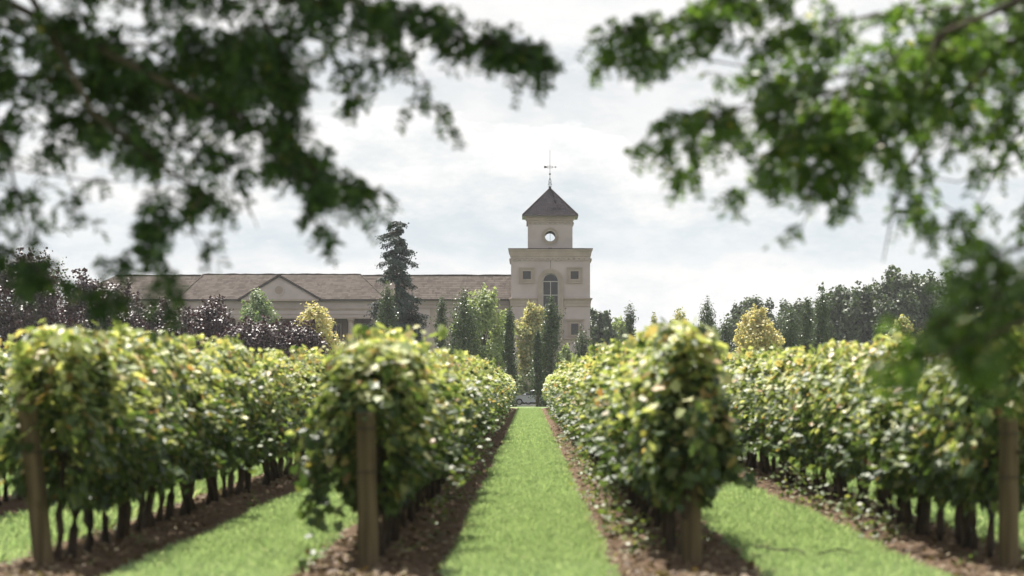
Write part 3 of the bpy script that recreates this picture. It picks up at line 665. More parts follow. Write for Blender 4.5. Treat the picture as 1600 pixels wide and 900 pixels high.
for i, (px, top, wd, mm, lab) in enumerate([(812, 585, 44, LIGHT, 'leafy pale shrub behind the cars, left of the trunk'), (846, 580, 44, LIGHT, 'leafy pale shrub behind the cars, right of the trunk'),
        (770, 575, 60, LIGHT, 'pale shrub at the feet of the dark trees left of the cars'), (893, 566, 40, GOLDG, 'brownish shrub at the foot of the tower'), (940, 560, 60, LIGHT, 'green shrub right of the tower foot')]):
    make_tree('garden_shrub', lab, 'shrub', px, top, 252 if px < 860 else 240, wd, 'shrub', mm, 2600, .2, GH, 120)

# blue-grey spruce with drooping, irregular branches
def spruce():
    Y = 222; X = wx(620, Y); gz = groundz(Y); H = wz(345, Y) - gz; g = np.random.default_rng(4); rd = random.Random(4)
    t = empty('spruce_tree', (X, Y, gz), 0, 'tall dark blue green spruce with ragged drooping branches before the roof', 'tree')
    P = []; N = []; S = []; br = MB()
    prof = [(0.0, 2.5), (.25, 2.5), (.42, 2.4), (.52, 2.3), (.6, 2.2), (.68, 1.7), (.76, 2.0), (.82, 1.7), (.88, 1.35), (.95, 1.5), (.985, 1.35), (1.0, .3)]
    nb = 125
    for i in range(nb):
        k = 0.10 + 0.9 * (i + rd.random()) / nb
        if (.63 < k < .74 and rd.random() < .55) or (k > .74 and rd.random() < .12): continue
        rr = np.interp(k, [a for a, b in prof], [b for a, b in prof]) * rd.uniform(.4, 1.2)
        a = rd.uniform(0, 2 * PI); z = H * k; dx, dy = math.cos(a), math.sin(a)
        pts = []
        for j in range(7):
            u = j / 6; pts.append((dx * rr * u, dy * rr * u, z + rr * (0.18 * u - 0.62 * u * u + .25 * u ** 4)))
        br.tube(pts, [.06 - .008 * j for j in range(7)], 4, False)
        m = int((70 + 120 * rr) * (1.5 if k < .6 else 1.0)); u = g.random(m) ** .7
        q = np.stack([np.interp(u, np.linspace(0, 1, 7), [p[c] for p in pts]) for c in range(3)], -1)
        sp = .07 + .13 * u * rr * .5; q += np.stack([g.normal(0, 1, m) * sp, g.normal(0, 1, m) * sp, -np.abs(g.normal(0, 1, m)) * (.12 + .16 * rr * .5)], -1)
        P.append(q); N.append(g.normal(0, .6, (m, 3)) + np.array([dx, dy, .8])); S.append(g.uniform(.14, .28, m))
    P = np.concatenate(P); N = np.concatenate(N); n = len(P)
    tip = g.normal(0, .5, (n, 3)) + np.array([0, 0, -.9])
    link('crown', leaf_mesh('crown', P, N, tip, np.concatenate(S), RHOMB, RHOMB_F), SPRUCE, t)
    br.tube([(0, 0, -.2), (.05, 0, H * .5), (-.05, 0, H * .8), (.0, 0, H * .985)], [.26, .17, .10, .03], 8); br.build('trunk', BARK, t, smooth=True)
spruce()

# ------------------------------------------------------------------ the clock-less tower
GZ = -0.6
def tower():
    Y = 270.0; s = F / Y; xl = wx(798.5, Y); xr = wx(922, Y); cx = (xl + xr) / 2; hw = (xr - xl) / 2; cy = Y + hw
    def z(py, yy=Y): return wz(py, yy)
    t = empty('bell_tower', (0, 0, 0), 0, 'square beige stucco tower with pyramid roof, round opening and weather vane', 'tower')
    t.location = (cx, cy, GZ)
    def B(mb, name, m, parent=t, smooth=False):
        mb.v = [(v[0] - cx, v[1] - cy, v[2] - GZ) for v in mb.v]; o = mb.build(name, m, None, smooth); o.parent = parent; return o
    ztop = z(391)
    # body with a real arched opening in the front wall
    ax = wx(860.3, Y); aw = wx(872.8, Y) - wx(847.8, Y); rA = aw / 2; zs = z(439.5); zb_ = z(545)
    arch = lambda r_, zb2: [(ax - r_, zb2)] + [(ax - r_ * math.cos(a), zs + r_ * math.sin(a)) for a in np.linspace(0, PI, 21)] + [(ax + r_, zb2)]
    # front wall: ring between arch outline and rectangle outline
    inner = arch(rA, zb_); outer = []
    for (x, zz) in inner:
        if zz <= zb_ + 1e-6: outer.append((xl if x < ax else xr, GZ))
        else:
            dx, dz = x - ax, zz - zs
            if abs(dz) < 1e-6: outer.append((xl if dx < 0 else xr, zs)); continue
            k = min((hw + (ax - cx) * (-1 if dx > 0 else 1)) / abs(dx) if abs(dx) > 1e-6 else 1e9, (ztop - zs) / dz)
            outer.append((ax + dx * k, zs + dz * k))
    # make sure the two top corners exist
    for i in range(1, len(outer) - 1):
        pass
    mb = MB(); n = len(inner)
    io = list(range(n)); mb.v = [(x, Y, zz) for x, zz in outer] + [(x, Y, zz) for x, zz in inner] + [(x, Y + .45, zz) for x, zz in inner]
    for i in range(n - 1):
        a, b_ = outer[i], outer[i + 1]
        if abs(a[0] - b_[0]) > 1e-4 and abs(a[1] - b_[1]) > 1e-4:      # the outline turns a corner here
            cxn = xl if a[0] < ax else xr; mb.v.append((cxn, Y, ztop)); mb.f.append((i, len(mb.v) - 1, i + 1, n + i + 1, n + i))
        else: mb.f.append((i, i + 1, n + i + 1, n + i))
        mb.f.append((n + i, n + i + 1, 2 * n + i + 1, 2 * n + i))
    mb.f.append((0, n, 2 * n - 1, n - 1)); mb.f.append((n, 2 * n, 3 * n - 1, 2 * n - 1))
    q = 2 * hw
    mb.add([(xl, Y, GZ - .3), (xl, Y + q, GZ - .3), (xl, Y + q, ztop), (xl, Y, ztop), (xr, Y, GZ - .3), (xr, Y + q, GZ - .3), (xr, Y + q, ztop), (xr, Y, ztop)],
           [(0, 1, 2, 3), (5, 4, 7, 6), (1, 5, 6, 2), (3, 2, 6, 7), (0, 3, 3, 0)][:4])
    B(mb, 'wall', STUCCO)
    # glazing
    win = MB(); win.slab(arch(rA, zb_), Y + .28, Y + .32); wobj = B(win, 'arched_window', GLASS)
    fr = MB(); fr.frame(arch(rA, zb_), arch(rA - .09, zb_ + .09), Y + .20, Y + .34)
    fr.box(ax - .035, ax + .035, Y + .21, Y + .27, zb_ + .05, zs - .02)
    for py in (439.8, 461, 482, 503, 524): fr.box(ax - rA + .06, ax + rA - .06, Y + .215, Y + .265, z(py) - .04, z(py) + .04)
    f_ = B(fr, 'frame', FRAMEM, wobj)
    su = MB(); su.frame(arch(wx(878.8, Y) - ax, zb_ - .01), arch(rA + .03, zb_), Y - .10, Y + .12)
    su.frame(arch(wx(880.2, Y) - ax, zb_ - .02), arch(wx(877.2, Y) - ax, zb_ - .02), Y - .17, Y + .02); B(su, 'arch_surround', TRIM)
    # cornice with dentils
    c = MB(); c.ringbox(cx, cy, hw, hw, [(0.004, z(404.5)), (.05, z(404)), (.05, z(401)), (.09, z(400.5)), (.13, z(397)), (.18, z(393.5)), (.25, z(391.5)), (.28, z(391.3)), (.28, z(389.2)), (.2, z(388.8))])
    co_ = B(c, 'cornice', TRIM)
    d = MB()
    for i in range(15):
        xx = xl + .35 + i * (2 * hw - .7) / 14
        d.box(xx - .16, xx + .16, Y - .19, Y - .004, z(407.2), z(403.6))
        d.box(xl - .19, xl - .004, Y + (xx - xl) - .16, Y + (xx - xl) + .16, z(407.2), z(403.6)); d.box(xr + .004, xr + .19, Y + (xx - xl) - .16, Y + (xx - xl) + .16, z(407.2), z(403.6))
    B(d, 'dentils', TRIM)
    cap = MB(); cap.ringbox(cx, cy, hw, hw, [(.31, z(389.3)), (.33, z(388.2)), (.1, z(387.7))]); B(cap, 'parapet_cap', DARKTRIM)
    # string courses, broken by the arch surround
    aL, aR = wx(840, Y), wx(881, Y)
    def course(name, prof, brk):
        m2 = MB()
        if not brk: m2.ringbox(cx, cy, hw, hw, prof)
        else:
            for x0, x1, l_, r_ in ((xl, aL - .02, 1, 0), (aR + .02, xr, 0, 1)):
                k = len(prof)
                vs = []
                for o_, zz in prof: vs += [(x0 - o_ * l_, Y - o_, zz), (x1 + o_ * r_, Y - o_, zz), (x1 + o_ * r_, Y + q + o_ * 1, zz), (x0 - o_ * l_, Y + q + o_, zz)]
                fs = [(j * 4 + i, j * 4 + (i + 1) % 4, j * 4 + 4 + (i + 1) % 4, j * 4 + 4 + i) for j in range(k - 1) for i in range(4)] + [(3, 2, 1, 0), (k * 4 - 4, k * 4 - 3, k * 4 - 2, k * 4 - 1)]
                m2.add(vs, fs)
        B(m2, name, TRIM)
    course('string_course', [(.0, z(479.5)), (.07, z(479)), (.07, z(474)), (.10, z(473.6)), (.12, z(470)), (.18, z(468.5)), (.26, z(467.6)), (.28, z(466)), (.0, z(465.3))], True)
    course('string_course', [(.0, z(536.5)), (.08, z(536)), (.08, z(532)), (.16, z(530.5)), (.25, z(529.8)), (.25, z(528.3)), (.0, z(527.8))], True)
    course('plinth', [(.0, z(575)), (.18, z(575.5)), (.18, GZ), (.2, GZ - .2)][::-1], True)
    # square windows in the upper storey
    def sqwin(pc, y0, y1, hwpx, name='square_window'):
        xc = wx(pc, Y); w_ = hwpx / s; r2 = lambda a, b0, b1: [(xc - a, b0), (xc - a, b1), (xc + a, b1), (xc + a, b0)]
        g_ = MB(); g_.slab(r2(w_, z(y1), z(y0)), Y - .012, Y - .003); wo = B(g_, name, GLASS)
        fr = MB(); a1 = w_ + .17
        fr.frame(r2(a1, z(y1) - .17, z(y0) + .17), r2(w_, z(y1), z(y0)), Y - .13, Y - .001); B(fr, 'frame', FRAMEM if False else TRIM, wo)
        return xc, w_, wo, r2
    for pc in (823.2, 897.8):
        xc, w_, wo, r2 = sqwin(pc, 423.8, 436.2, 6.2)
        fr = MB(); fr.frame(r2(.9, z(430) - .9, z(430) + .9), r2(w_ + .19, z(436.2) - .19, z(423.8) + .19), Y - .085, Y - .001)
        fr.frame(r2(.9, z(430) - .9, z(430) + .9), r2(.80, z(430) - .80, z(430) + .80), Y - .15, Y - .0855); B(fr, 'surround', TRIM, wo)
    for pc in (823.2, 898):
        xc, w_, wo, r2 = sqwin(pc, 505.5, 523, 5.8)
        fr = MB(); fr.frame(r2(w_ + .42, z(523) - .3, z(505.5) + .2), r2(w_ + .18, z(523) - .18, z(505.5) + .18), Y - .07, Y - .001)
        fr.box(xc - w_ - .36, xc - w_ - .16 - .06, Y - .20, Y - .071, z(523) - .2, z(505.5) + .2); fr.box(xc + w_ + .22, xc + w_ + .36, Y - .20, Y - .071, z(523) - .2, z(505.5) + .2)
        fr.box(xc - w_ - .55, xc + w_ + .55, Y - .22, Y - .001, z(501.5), z(499.8) + .0); fr.box(xc - w_ - .64, xc + w_ + .64, Y - .32, Y - .001, z(499.7), z(498.2))
        fr.box(xc - w_ - .5, xc + w_ + .5, Y - .15, Y - .001, z(505.5) + .21, z(501.6)); B(fr, 'surround', TRIM, wo)
    # lightning conductor strip down from the cornice
    lc = MB(); lc.box(ax - .02, ax + .02, Y - .03, Y - .004, z(420.5), z(404.8)); B(lc, 'conductor_strip', DARKTRIM)
    # cupola, hollow, with a round opening in the front and in the back
    hc = 5.06 / 2 * .995; yf = cy - hc; zc0 = ztop - .1; zc1 = wz(345, yf); rO = 8.3 * yf / F; cx2 = wx(859.6, yf); zo = wz(369, yf)
    cu = MB(); N_ = 48
    for yy in (yf, yf + .35, cy + hc - .35, cy + hc):
        circ = [(cx2 + rO * math.cos(2 * PI * i / N_ + PI / 4), zo + rO * math.sin(2 * PI * i / N_ + PI / 4)) for i in range(N_)]
        rect = []
        for i in range(N_):
            k = i / N_ * 4; e = int(k); f = k - e; c4 = [(cx2 + hc, zc1), (cx2 - hc, zc1), (cx2 - hc, zc0), (cx2 + hc, zc0), (cx2 + hc, zc1)]
            rect.append((c4[e][0] * (1 - f) + c4[e + 1][0] * f, c4[e][1] * (1 - f) + c4[e + 1][1] * f))
        cu.add([(x, yy, zz) for x, zz in rect] + [(x, yy, zz) for x, zz in circ], [(i, (i + 1) % N_, N_ + (i + 1) % N_, N_ + i) for i in range(N_)])
    for a_, b2 in ((0, 2 * N_), (4 * N_, 6 * N_)):
        for i in range(N_): j = (i + 1) % N_; cu.f.append((a_ + N_ + i, a_ + N_ + j, b2 + N_ + j, b2 + N_ + i))
    cu.add([(cx2 - hc, yf, zc0), (cx2 - hc, cy + hc, zc0), (cx2 - hc, cy + hc, zc1), (cx2 - hc, yf, zc1)], [(0, 1, 2, 3)])
    cu.add([(cx2 + hc, yf, zc0), (cx2 + hc, cy + hc, zc0), (cx2 + hc, cy + hc, zc1), (cx2 + hc, yf, zc1)], [(3, 2, 1, 0)])
    cu.add([(cx2 - hc + .35, yf + .35, zc0 + .11), (cx2 + hc - .35, yf + .35, zc0 + .11), (cx2 + hc - .35, cy + hc - .35, zc0 + .11), (cx2 - hc + .35, cy + hc - .35, zc0 + .11)], [(0, 1, 2, 3)])
    cuo = B(cu, 'cupola', STUCCO)
    oc = lambda r_: [(cx2 + r_ * math.cos(a), zo + r_ * math.sin(a)) for a in np.linspace(0, 2 * PI, 49)[:-1]]
    rg = MB(); rg.frame(oc(13.2 * yf / F), oc(rO + .0), yf - .07, yf - .001); rg.frame(oc(13.3 * yf / F), oc(11.6 * yf / F), yf - .14, yf - .0705); rg.frame(oc(rO + .16), oc(rO - .02), yf - .12, yf - .0706)
    B(rg, 'round_surround', TRIM, cuo)
    pn = MB(); pn.box(cx2 - .02, cx2 + .02, yf + .15, yf + .2, zo - rO, zo + rO); B(pn, 'glazing_bar', IRON, cuo)
    cc = MB(); yfz = lambda py: wz(py, yf)
    cc.ringbox(cx2, cy, hc, hc, [(.004, yfz(347.5)), (.06, yfz(347)), (.06, yfz(345)), (.1, yfz(344.5)), (.16, yfz(341)), (.27, yfz(339.5)), (.30, yfz(337.4)), (.1, yfz(337.2))])
    for i in range(9):
        xx = cx2 - hc + .25 + i * (2 * hc - .5) / 8
        cc.box(xx - .16, xx + .16, yf - .15, yf - .004, yfz(349.6), yfz(346.9)); cc.box(cx2 - hc - .15, cx2 - hc - .004, cy - cx2 + xx - .16, cy - cx2 + xx + .16, yfz(349.6), yfz(346.9)); cc.box(cx2 + hc + .004, cx2 + hc + .15, cy - cx2 + xx - .16, cy - cx2 + xx + .16, yfz(349.6), yfz(346.9))
    B(cc, 'cupola_cornice', TRIM, cuo)
    # pyramid roof with a slight flare, slate
    e = wx(903.5, yf) - cx2 - .05; ze = yfz(337.3); za = wz(294, cy); rf = MB()
    lv = [(e, ze), (e, ze + .10), (e * .52, ze + .10 + (za - ze) * .47), (.06, za)]
    for r_, zz in lv: rf.v += [(cx2 - r_, cy - r_, zz), (cx2 + r_, cy - r_, zz), (cx2 + r_, cy + r_, zz), (cx2 - r_, cy + r_, zz)]
    for k in range(3):
        for i in range(4): rf.f.append((k * 4 + i, k * 4 + (i + 1) % 4, k * 4 + 4 + (i + 1) % 4, k * 4 + 4 + i))
    rf.f += [(3, 2, 1, 0), (12, 13, 14, 15)]
    ro = B(rf, 'roof', SLATE); uv_by(ro, slope_uv)
    hp = MB()
    for sx in (-1, 1):
        for sy in (-1, 1): hp.tube([(cx2 + sx * e, cy + sy * e, ze + .12), (cx2, cy, za + .03)], [.07, .07], 6)
    hp.ringbox(cx2, cy, e, e, [(.0, ze - .06), (.05, ze - .05), (.05, ze + .06), (-.02, ze + .08)]); B(hp, 'hip_flashing', DARKTRIM, ro)
    # weather vane
    vz = lambda py: wz(py, cy)
    v = MB(); v.tube([(cx2, cy, za - .2), (cx2, cy, vz(235))], [.035, .018], 6); v.lathe((cx2, cy, za - .1), [(.10, 0), (.16, .12), (.08, .3), (.05, .4)], 12)
    vo = B(v, 'weather_vane', IRON)
    v = MB()
    for i in range(4):
        a = PI / 4 + i * PI / 2; ca, sa = math.cos(a), math.sin(a)
        v.tube([(cx2 + ca * r_, cy + sa * r_, za + h_) for r_, h_ in ((.10, .05), (.26, .15), (.28, .42), (.16, .62), (.22, .78), (.10, .98), (.04, 1.15))], [.022] * 7, 5)
        v.tube([(cx2 + ca * r_, cy + sa * r_, za + h_) for r_, h_ in ((.22, .40), (.02, .52), (.12, .70))], [.018] * 3, 5)
    B(v, 'scroll_base', IRON, vo)
    v = MB(); v.ball((cx2, cy, vz(272)), .11, 10, 8); B(v, 'ball', IRON, vo)
    v = MB(); za_ = vz(261)
    v.tube([(cx2 - .65, cy, za_), (cx2 + .62, cy, za_)], [.022, .018], 6); v.add([(cx2 + .55, cy, za_ + .09), (cx2 + .80, cy, za_), (cx2 + .55, cy, za_ - .09), (cx2 + .55, cy + .03, za_)], [(0, 1, 2), (0, 3, 1), (3, 2, 1), (0, 2, 3)])
    v.slab([(cx2 - .72, za_ + .13), (cx2 - .36, za_ + .10), (cx2 - .36, za_ - .10), (cx2 - .72, za_ - .13), (cx2 - .62, za_)], cy - .012, cy + .012)
    v.frame([(cx2 - .3, za_ + .14), (cx2 + .3, za_ + .12), (cx2 + .3, za_ - .12), (cx2 - .3, za_ - .14)], [(cx2 - .26, za_ + .10), (cx2 + .26, za_ + .085), (cx2 + .26, za_ - .085), (cx2 - .26, za_ - .10)], cy - .012, cy + .012)
    B(v, 'arrow', IRON, vo)
    fl = MB(); fl.box(cx2 - .22, cx2 + .22, yf - .6, yf - .3, ztop + .1, ztop + .35); B(fl, 'floodlight', IRON)
tower()

# ------------------------------------------------------------------ the long wing
def wing():
    t = empty('winery_building', (-27, 280, GZ), 0, 'long low beige winery wing with brown shingled roof, pedimented porch and windows', 'building')
    def B(mb, name, m, parent=t, uv=False):
        mb.v = [(v[0] + 27, v[1] - 280, v[2] - GZ) for v in mb.v]; o = mb.build(name, m, None); o.parent = parent
        if uv: uv_by(o, slope_uv)
        return o
    Yw = 272.6; xl = wx(105, Yw); xr = wx(799, Yw) - .05; ez = wz(467, 272.0); rz = wz(431, 281.0)
    mb = MB(); mb.box(xl, xr, Yw, 289.5, GZ - .2, ez - .12); B(mb, 'wall', STUCCO)
    rf = MB(); rf.add([(xl - .5, 272.0, ez), (xr, 272.0, ez), (xr, 281, rz), (xl + 4, 281, rz), (xl - .5, 290, ez), (xr, 290, ez), (xl - .5, 272, ez - .1), (xr, 272, ez - .1), (xr, 290, ez - .1), (xl - .5, 290, ez - .1)],
                      [(0, 1, 2, 3), (4, 3, 2, 5), (0, 3, 4), (0, 6, 7, 1), (6, 9, 8, 7), (4, 5, 8, 9), (0, 4, 9, 6), (1, 7, 8, 5), (1, 5, 2)][:8])
    r1 = B(rf, 'roof', SHAKE, uv=True)
    rc = MB(); rnd2 = random.Random(3); pts = [(xl + 4 + (xr - xl - 4) * i / 60, 281, rz + .04 + rnd2.uniform(-.03, .04)) for i in range(61)]; rc.tube(pts, [.11] * 61, 6); B(rc, 'ridge_cap', SHAKE, r1, True)
    gt = MB(); gt.box(wx(603, 271.9), xr, 271.86, 271.99, ez - .17, ez - .0); gt.box(xl - .5, wx(280, 271.9), 271.86, 271.99, ez - .17, ez - .0); B(gt, 'gutter', DARKTRIM)
    # projecting porch block with its own hipped roof
    yb = 269.0; bl = wx(276, yb); brr = wx(603, yb); zb = wz(467.5, yb); zr = wz(429.3, 281); rl, rr = wx(318, 281), wx(563, 281)
    rf = MB(); rf.add([(bl, yb, zb), (brr, yb, zb), (rr, 281, zr), (rl, 281, zr), (bl, 281, zb), (brr, 281, zb), (bl, yb, zb - .12), (brr, yb, zb - .12), (brr, 281, zb - .12), (bl, 281, zb - .12), ],
                      [(0, 1, 2, 3), (1, 5, 2), (4, 0, 3), (0, 6, 7, 1), (1, 7, 8, 5), (6, 0, 4, 9), (6, 9, 8, 7), (3, 2, 5, 4)])
    r2 = B(rf, 'porch_roof', SHAKE, uv=True)
    rc = MB(); rc.tube([(bl, yb, zb + .05), (rl, 281, zr + .03)], [.1, .1], 6); rc.tube([(brr, yb, zb + .05), (rr, 281, zr + .03)], [.1, .1], 6)
    pts = [(rl + (rr - rl) * i / 30, 281, zr + .04 + rnd2.uniform(-.03, .04)) for i in range(31)]; rc.tube(pts, [.1] * 31, 6); B(rc, 'ridge_cap', SHAKE, r2, True)
    gL, gR = wx(372, 268.4), wx(502, 268.4)
    gt = MB(); gt.box(bl, gL - .02, yb - .13, yb - .01, zb - .2, zb + .02); gt.box(gR + .02, brr, yb - .13, yb - .01, zb - .2, zb + .02); B(gt, 'gutter', DARKTRIM)
    # entablature
    ef = yb + .45; E = lambda py: wz(py, ef); x0, x1 = bl + .5, brr - .5
    en = MB(); en.box(x0, x1, ef, ef + .7, E(497.5), zb - .13); B(en, 'entablature', STUCCO)
    tm = MB(); tm.box(x0 - .12, x1 + .12, ef - .16, ef + .72, E(483.2), E(481.5)); tm.box(x0 - .08, x1 + .08, ef - .10, ef + .71, E(484.4), E(483.25)); tm.box(x0 - .06, x1 + .06, ef - .1, ef + .71, E(491.8), E(490.5)); tm.box(x0 - .03, x1 + .03, ef - .06, ef + .705, E(497.6) - .01, E(495.6)); tm.box(x0 - .16, x1 + .16, ef - .22, ef + .715, E(472), E(470.2))
    B(tm, 'entablature_moulding', TRIM)
    # porch: side walls, columns, back panelling coloured as in shade, doors and windows
    pw = MB(); pw.box(x0 + .02, x0 + 1.0, ef + .705, 272.59, GZ - .1, zb - .13); pw.box(x1 - 1.0, x1 - .02, ef + .705, 272.59, GZ - .1, zb - .13); pw.box(x0 + .02, x1 - .02, ef + .705, 272.59, E(497.5) + .3, zb - .14)
    B(pw, 'porch_side', STUCCO)
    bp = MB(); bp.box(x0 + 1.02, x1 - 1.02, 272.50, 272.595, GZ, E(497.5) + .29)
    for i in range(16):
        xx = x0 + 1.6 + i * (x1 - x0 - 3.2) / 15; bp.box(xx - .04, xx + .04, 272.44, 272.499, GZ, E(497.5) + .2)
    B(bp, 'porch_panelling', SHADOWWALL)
    for px in (283, 322, 372, 502, 548, 586):
        xc = wx(px, ef); c = MB(); zt = E(497.6) - .01
        c.lathe((xc, ef + .36, GZ), [(.42, 0), (.42, .25), (.36, .35), (.34, .5), (.31, zt - GZ - .6), (.29, zt - GZ - .5), (.36, zt - GZ - .4), (.30, zt - GZ - .35), (.38, zt - GZ - .2), (.44, zt - GZ - .18), (.44, zt - GZ - .012)], 20)
        B(c, 'column', TRIM)
    def window(px, yy, ytop, ybot, hwx, ped=False):
        xc = wx(px, yy); zt, zb2 = wz(ytop, yy), wz(ybot, yy); w_ = hwx; r2_ = lambda a, b0, b1: [(xc - a, b0), (xc - a, b1), (xc + a, b1), (xc + a, b0)]
        g_ = MB(); g_.slab(r2_(w_, zb2, zt), yy - .02, yy - .004); wo = B(g_, 'window', GLASS)
        f = MB(); f.frame(r2_(w_ + .13, zb2 - .13, zt + .13), r2_(w_, zb2, zt), yy - .13, yy - .002); f.box(xc - .03, xc + .03, yy - .06, yy - .021, zb2, zt); f.box(xc - w_, xc + w_, yy - .061, yy - .021, (zb2 + zt) / 2 - .03, (zb2 + zt) / 2 + .03)
        B(f, 'frame', TRIM, wo)
        if ped:
            f = MB(); f.box(xc - w_ - .45, xc - w_ - .2, yy - .16, yy - .003, zb2 - .3, zt + .35); f.box(xc + w_ + .2, xc + w_ + .45, yy - .16, yy - .003, zb2 - .3, zt + .35)
            f.box(xc - w_ - .55, xc + w_ + .55, yy - .2, yy - .003, zt + .355, zt + .58); f.slab([(xc - w_ - .6, zt + .585), (xc, zt + .95), (xc + w_ + .6, zt + .585)], yy - .12, yy - .003)
            f.slab([(xc - w_ - .7, zt + .59), (xc, zt + 1.02), (xc + w_ + .7, zt + .59), (xc + w_ + .7, zt + .70), (xc, zt + 1.13), (xc - w_ - .7, zt + .70)], yy - .26, yy - .121)
            f.box(xc - w_ - .35, xc + w_ + .35, yy - .22, yy - .003, zb2 - .42, zb2 - .3); B(f, 'pediment_surround', TRIM, wo)
    for px in (300, 345, 412, 455, 526, 565): window(px, 272.43, 507, 560, .42)
    for px in (652, 712, 768): window(px, Yw, 507, 545, .44, True)
    for px in (135, 190, 245): window(px, Yw, 507, 545, .44, True)
    fz = MB(); a0 = wx(603, Yw) ; W_ = lambda py: wz(py, Yw)
    for xa, xb in ((xl, wx(276, Yw)), (a0, xr)):
        if xa == a0: B(fz, 'frieze_moulding', TRIM); fz = MB()
        fz.box(xa, xb, Yw - .10, Yw - .002, W_(477.2), W_(475.6)); fz.box(xa, xb, Yw - .16, Yw - .002, W_(482), W_(480.8)); fz.box(xa, xb, Yw - .3, Yw - .002, W_(470.5), ez - .18)
    for px in (612, 632, 676, 692, 736, 790): fz.box(wx(px, Yw) - .3, wx(px, Yw) + .3, Yw - .08, Yw - .003, GZ, W_(482.05))
    B(fz, 'frieze_moulding', TRIM)
    # pediment over the porch
    yp = 268.4; ax = wx(436, yp); za = wz(429, yp); zz = wz(467.3, yp); pd = MB()
    pd.slab([(gL + .35, zz), (ax, za - .22), (gR - .35, zz)], yp + .12, yp + .6); B(pd, 'pediment', STUCCO)
    pr = MB(); pr.add([(gL, yp, zz), (ax, yp, za), (gR, yp, zz), (gL, 279, zz), (ax, 279, za), (gR, 279, zz), (gL, yp, zz - .24), (ax, yp, za - .28), (gR, yp, zz - .24), (gL, 279, zz - .24), (ax, 279, za - .28), (gR, 279, zz - .24)],
                      [(0, 1, 4, 3), (1, 2, 5, 4), (6, 9, 10, 7), (7, 10, 11, 8), (0, 3, 9, 6), (2, 8, 11, 5)])
    po = B(pr, 'pediment_roof', SHAKE, uv=True)
    rk = MB(); rk.slab([(gL - .05, zz - .2), (gL - .05, zz + .04), (ax, za + .05), (ax, za - .27)], yp - .05, yp - .002); rk.slab([(ax, za - .27), (ax, za + .05), (gR + .05, zz + .04), (gR + .05, zz - .2)], yp - .05, yp - .002); B(rk, 'rake_board', DARKTRIM, po)
    oc = lambda r_: [(wx(436, yp) + r_ * math.cos(a), wz(453.5, yp) + r_ * math.sin(a)) for a in np.linspace(0, 2 * PI, 33)[:-1]]
    vn = MB(); vn.slab(oc(.46), yp + .08, yp + .118); vn.box(ax - .03, ax + .03, yp + .05, yp + .079, wz(453.5, yp) - .45, wz(453.5, yp) + .45)
    vo = B(vn, 'round_vent', TRIM); vr = MB(); vr.frame(oc(.6), oc(.46), yp + .02, yp + .119); B(vr, 'vent_ring', STUCCO, vo)
    pb = MB(); pb.box(gL + .3, gR - .3, yp + .05, yp + .62, zz - .2, zz - .0); B(pb, 'pediment_base', TRIM)
    dp = MB(); dp.tube([(xr - .25, Yw - .12, ez - .2), (xr - .25, Yw - .12, GZ)], [.06, .06], 8); B(dp, 'downpipe', STUCCO)
wing()

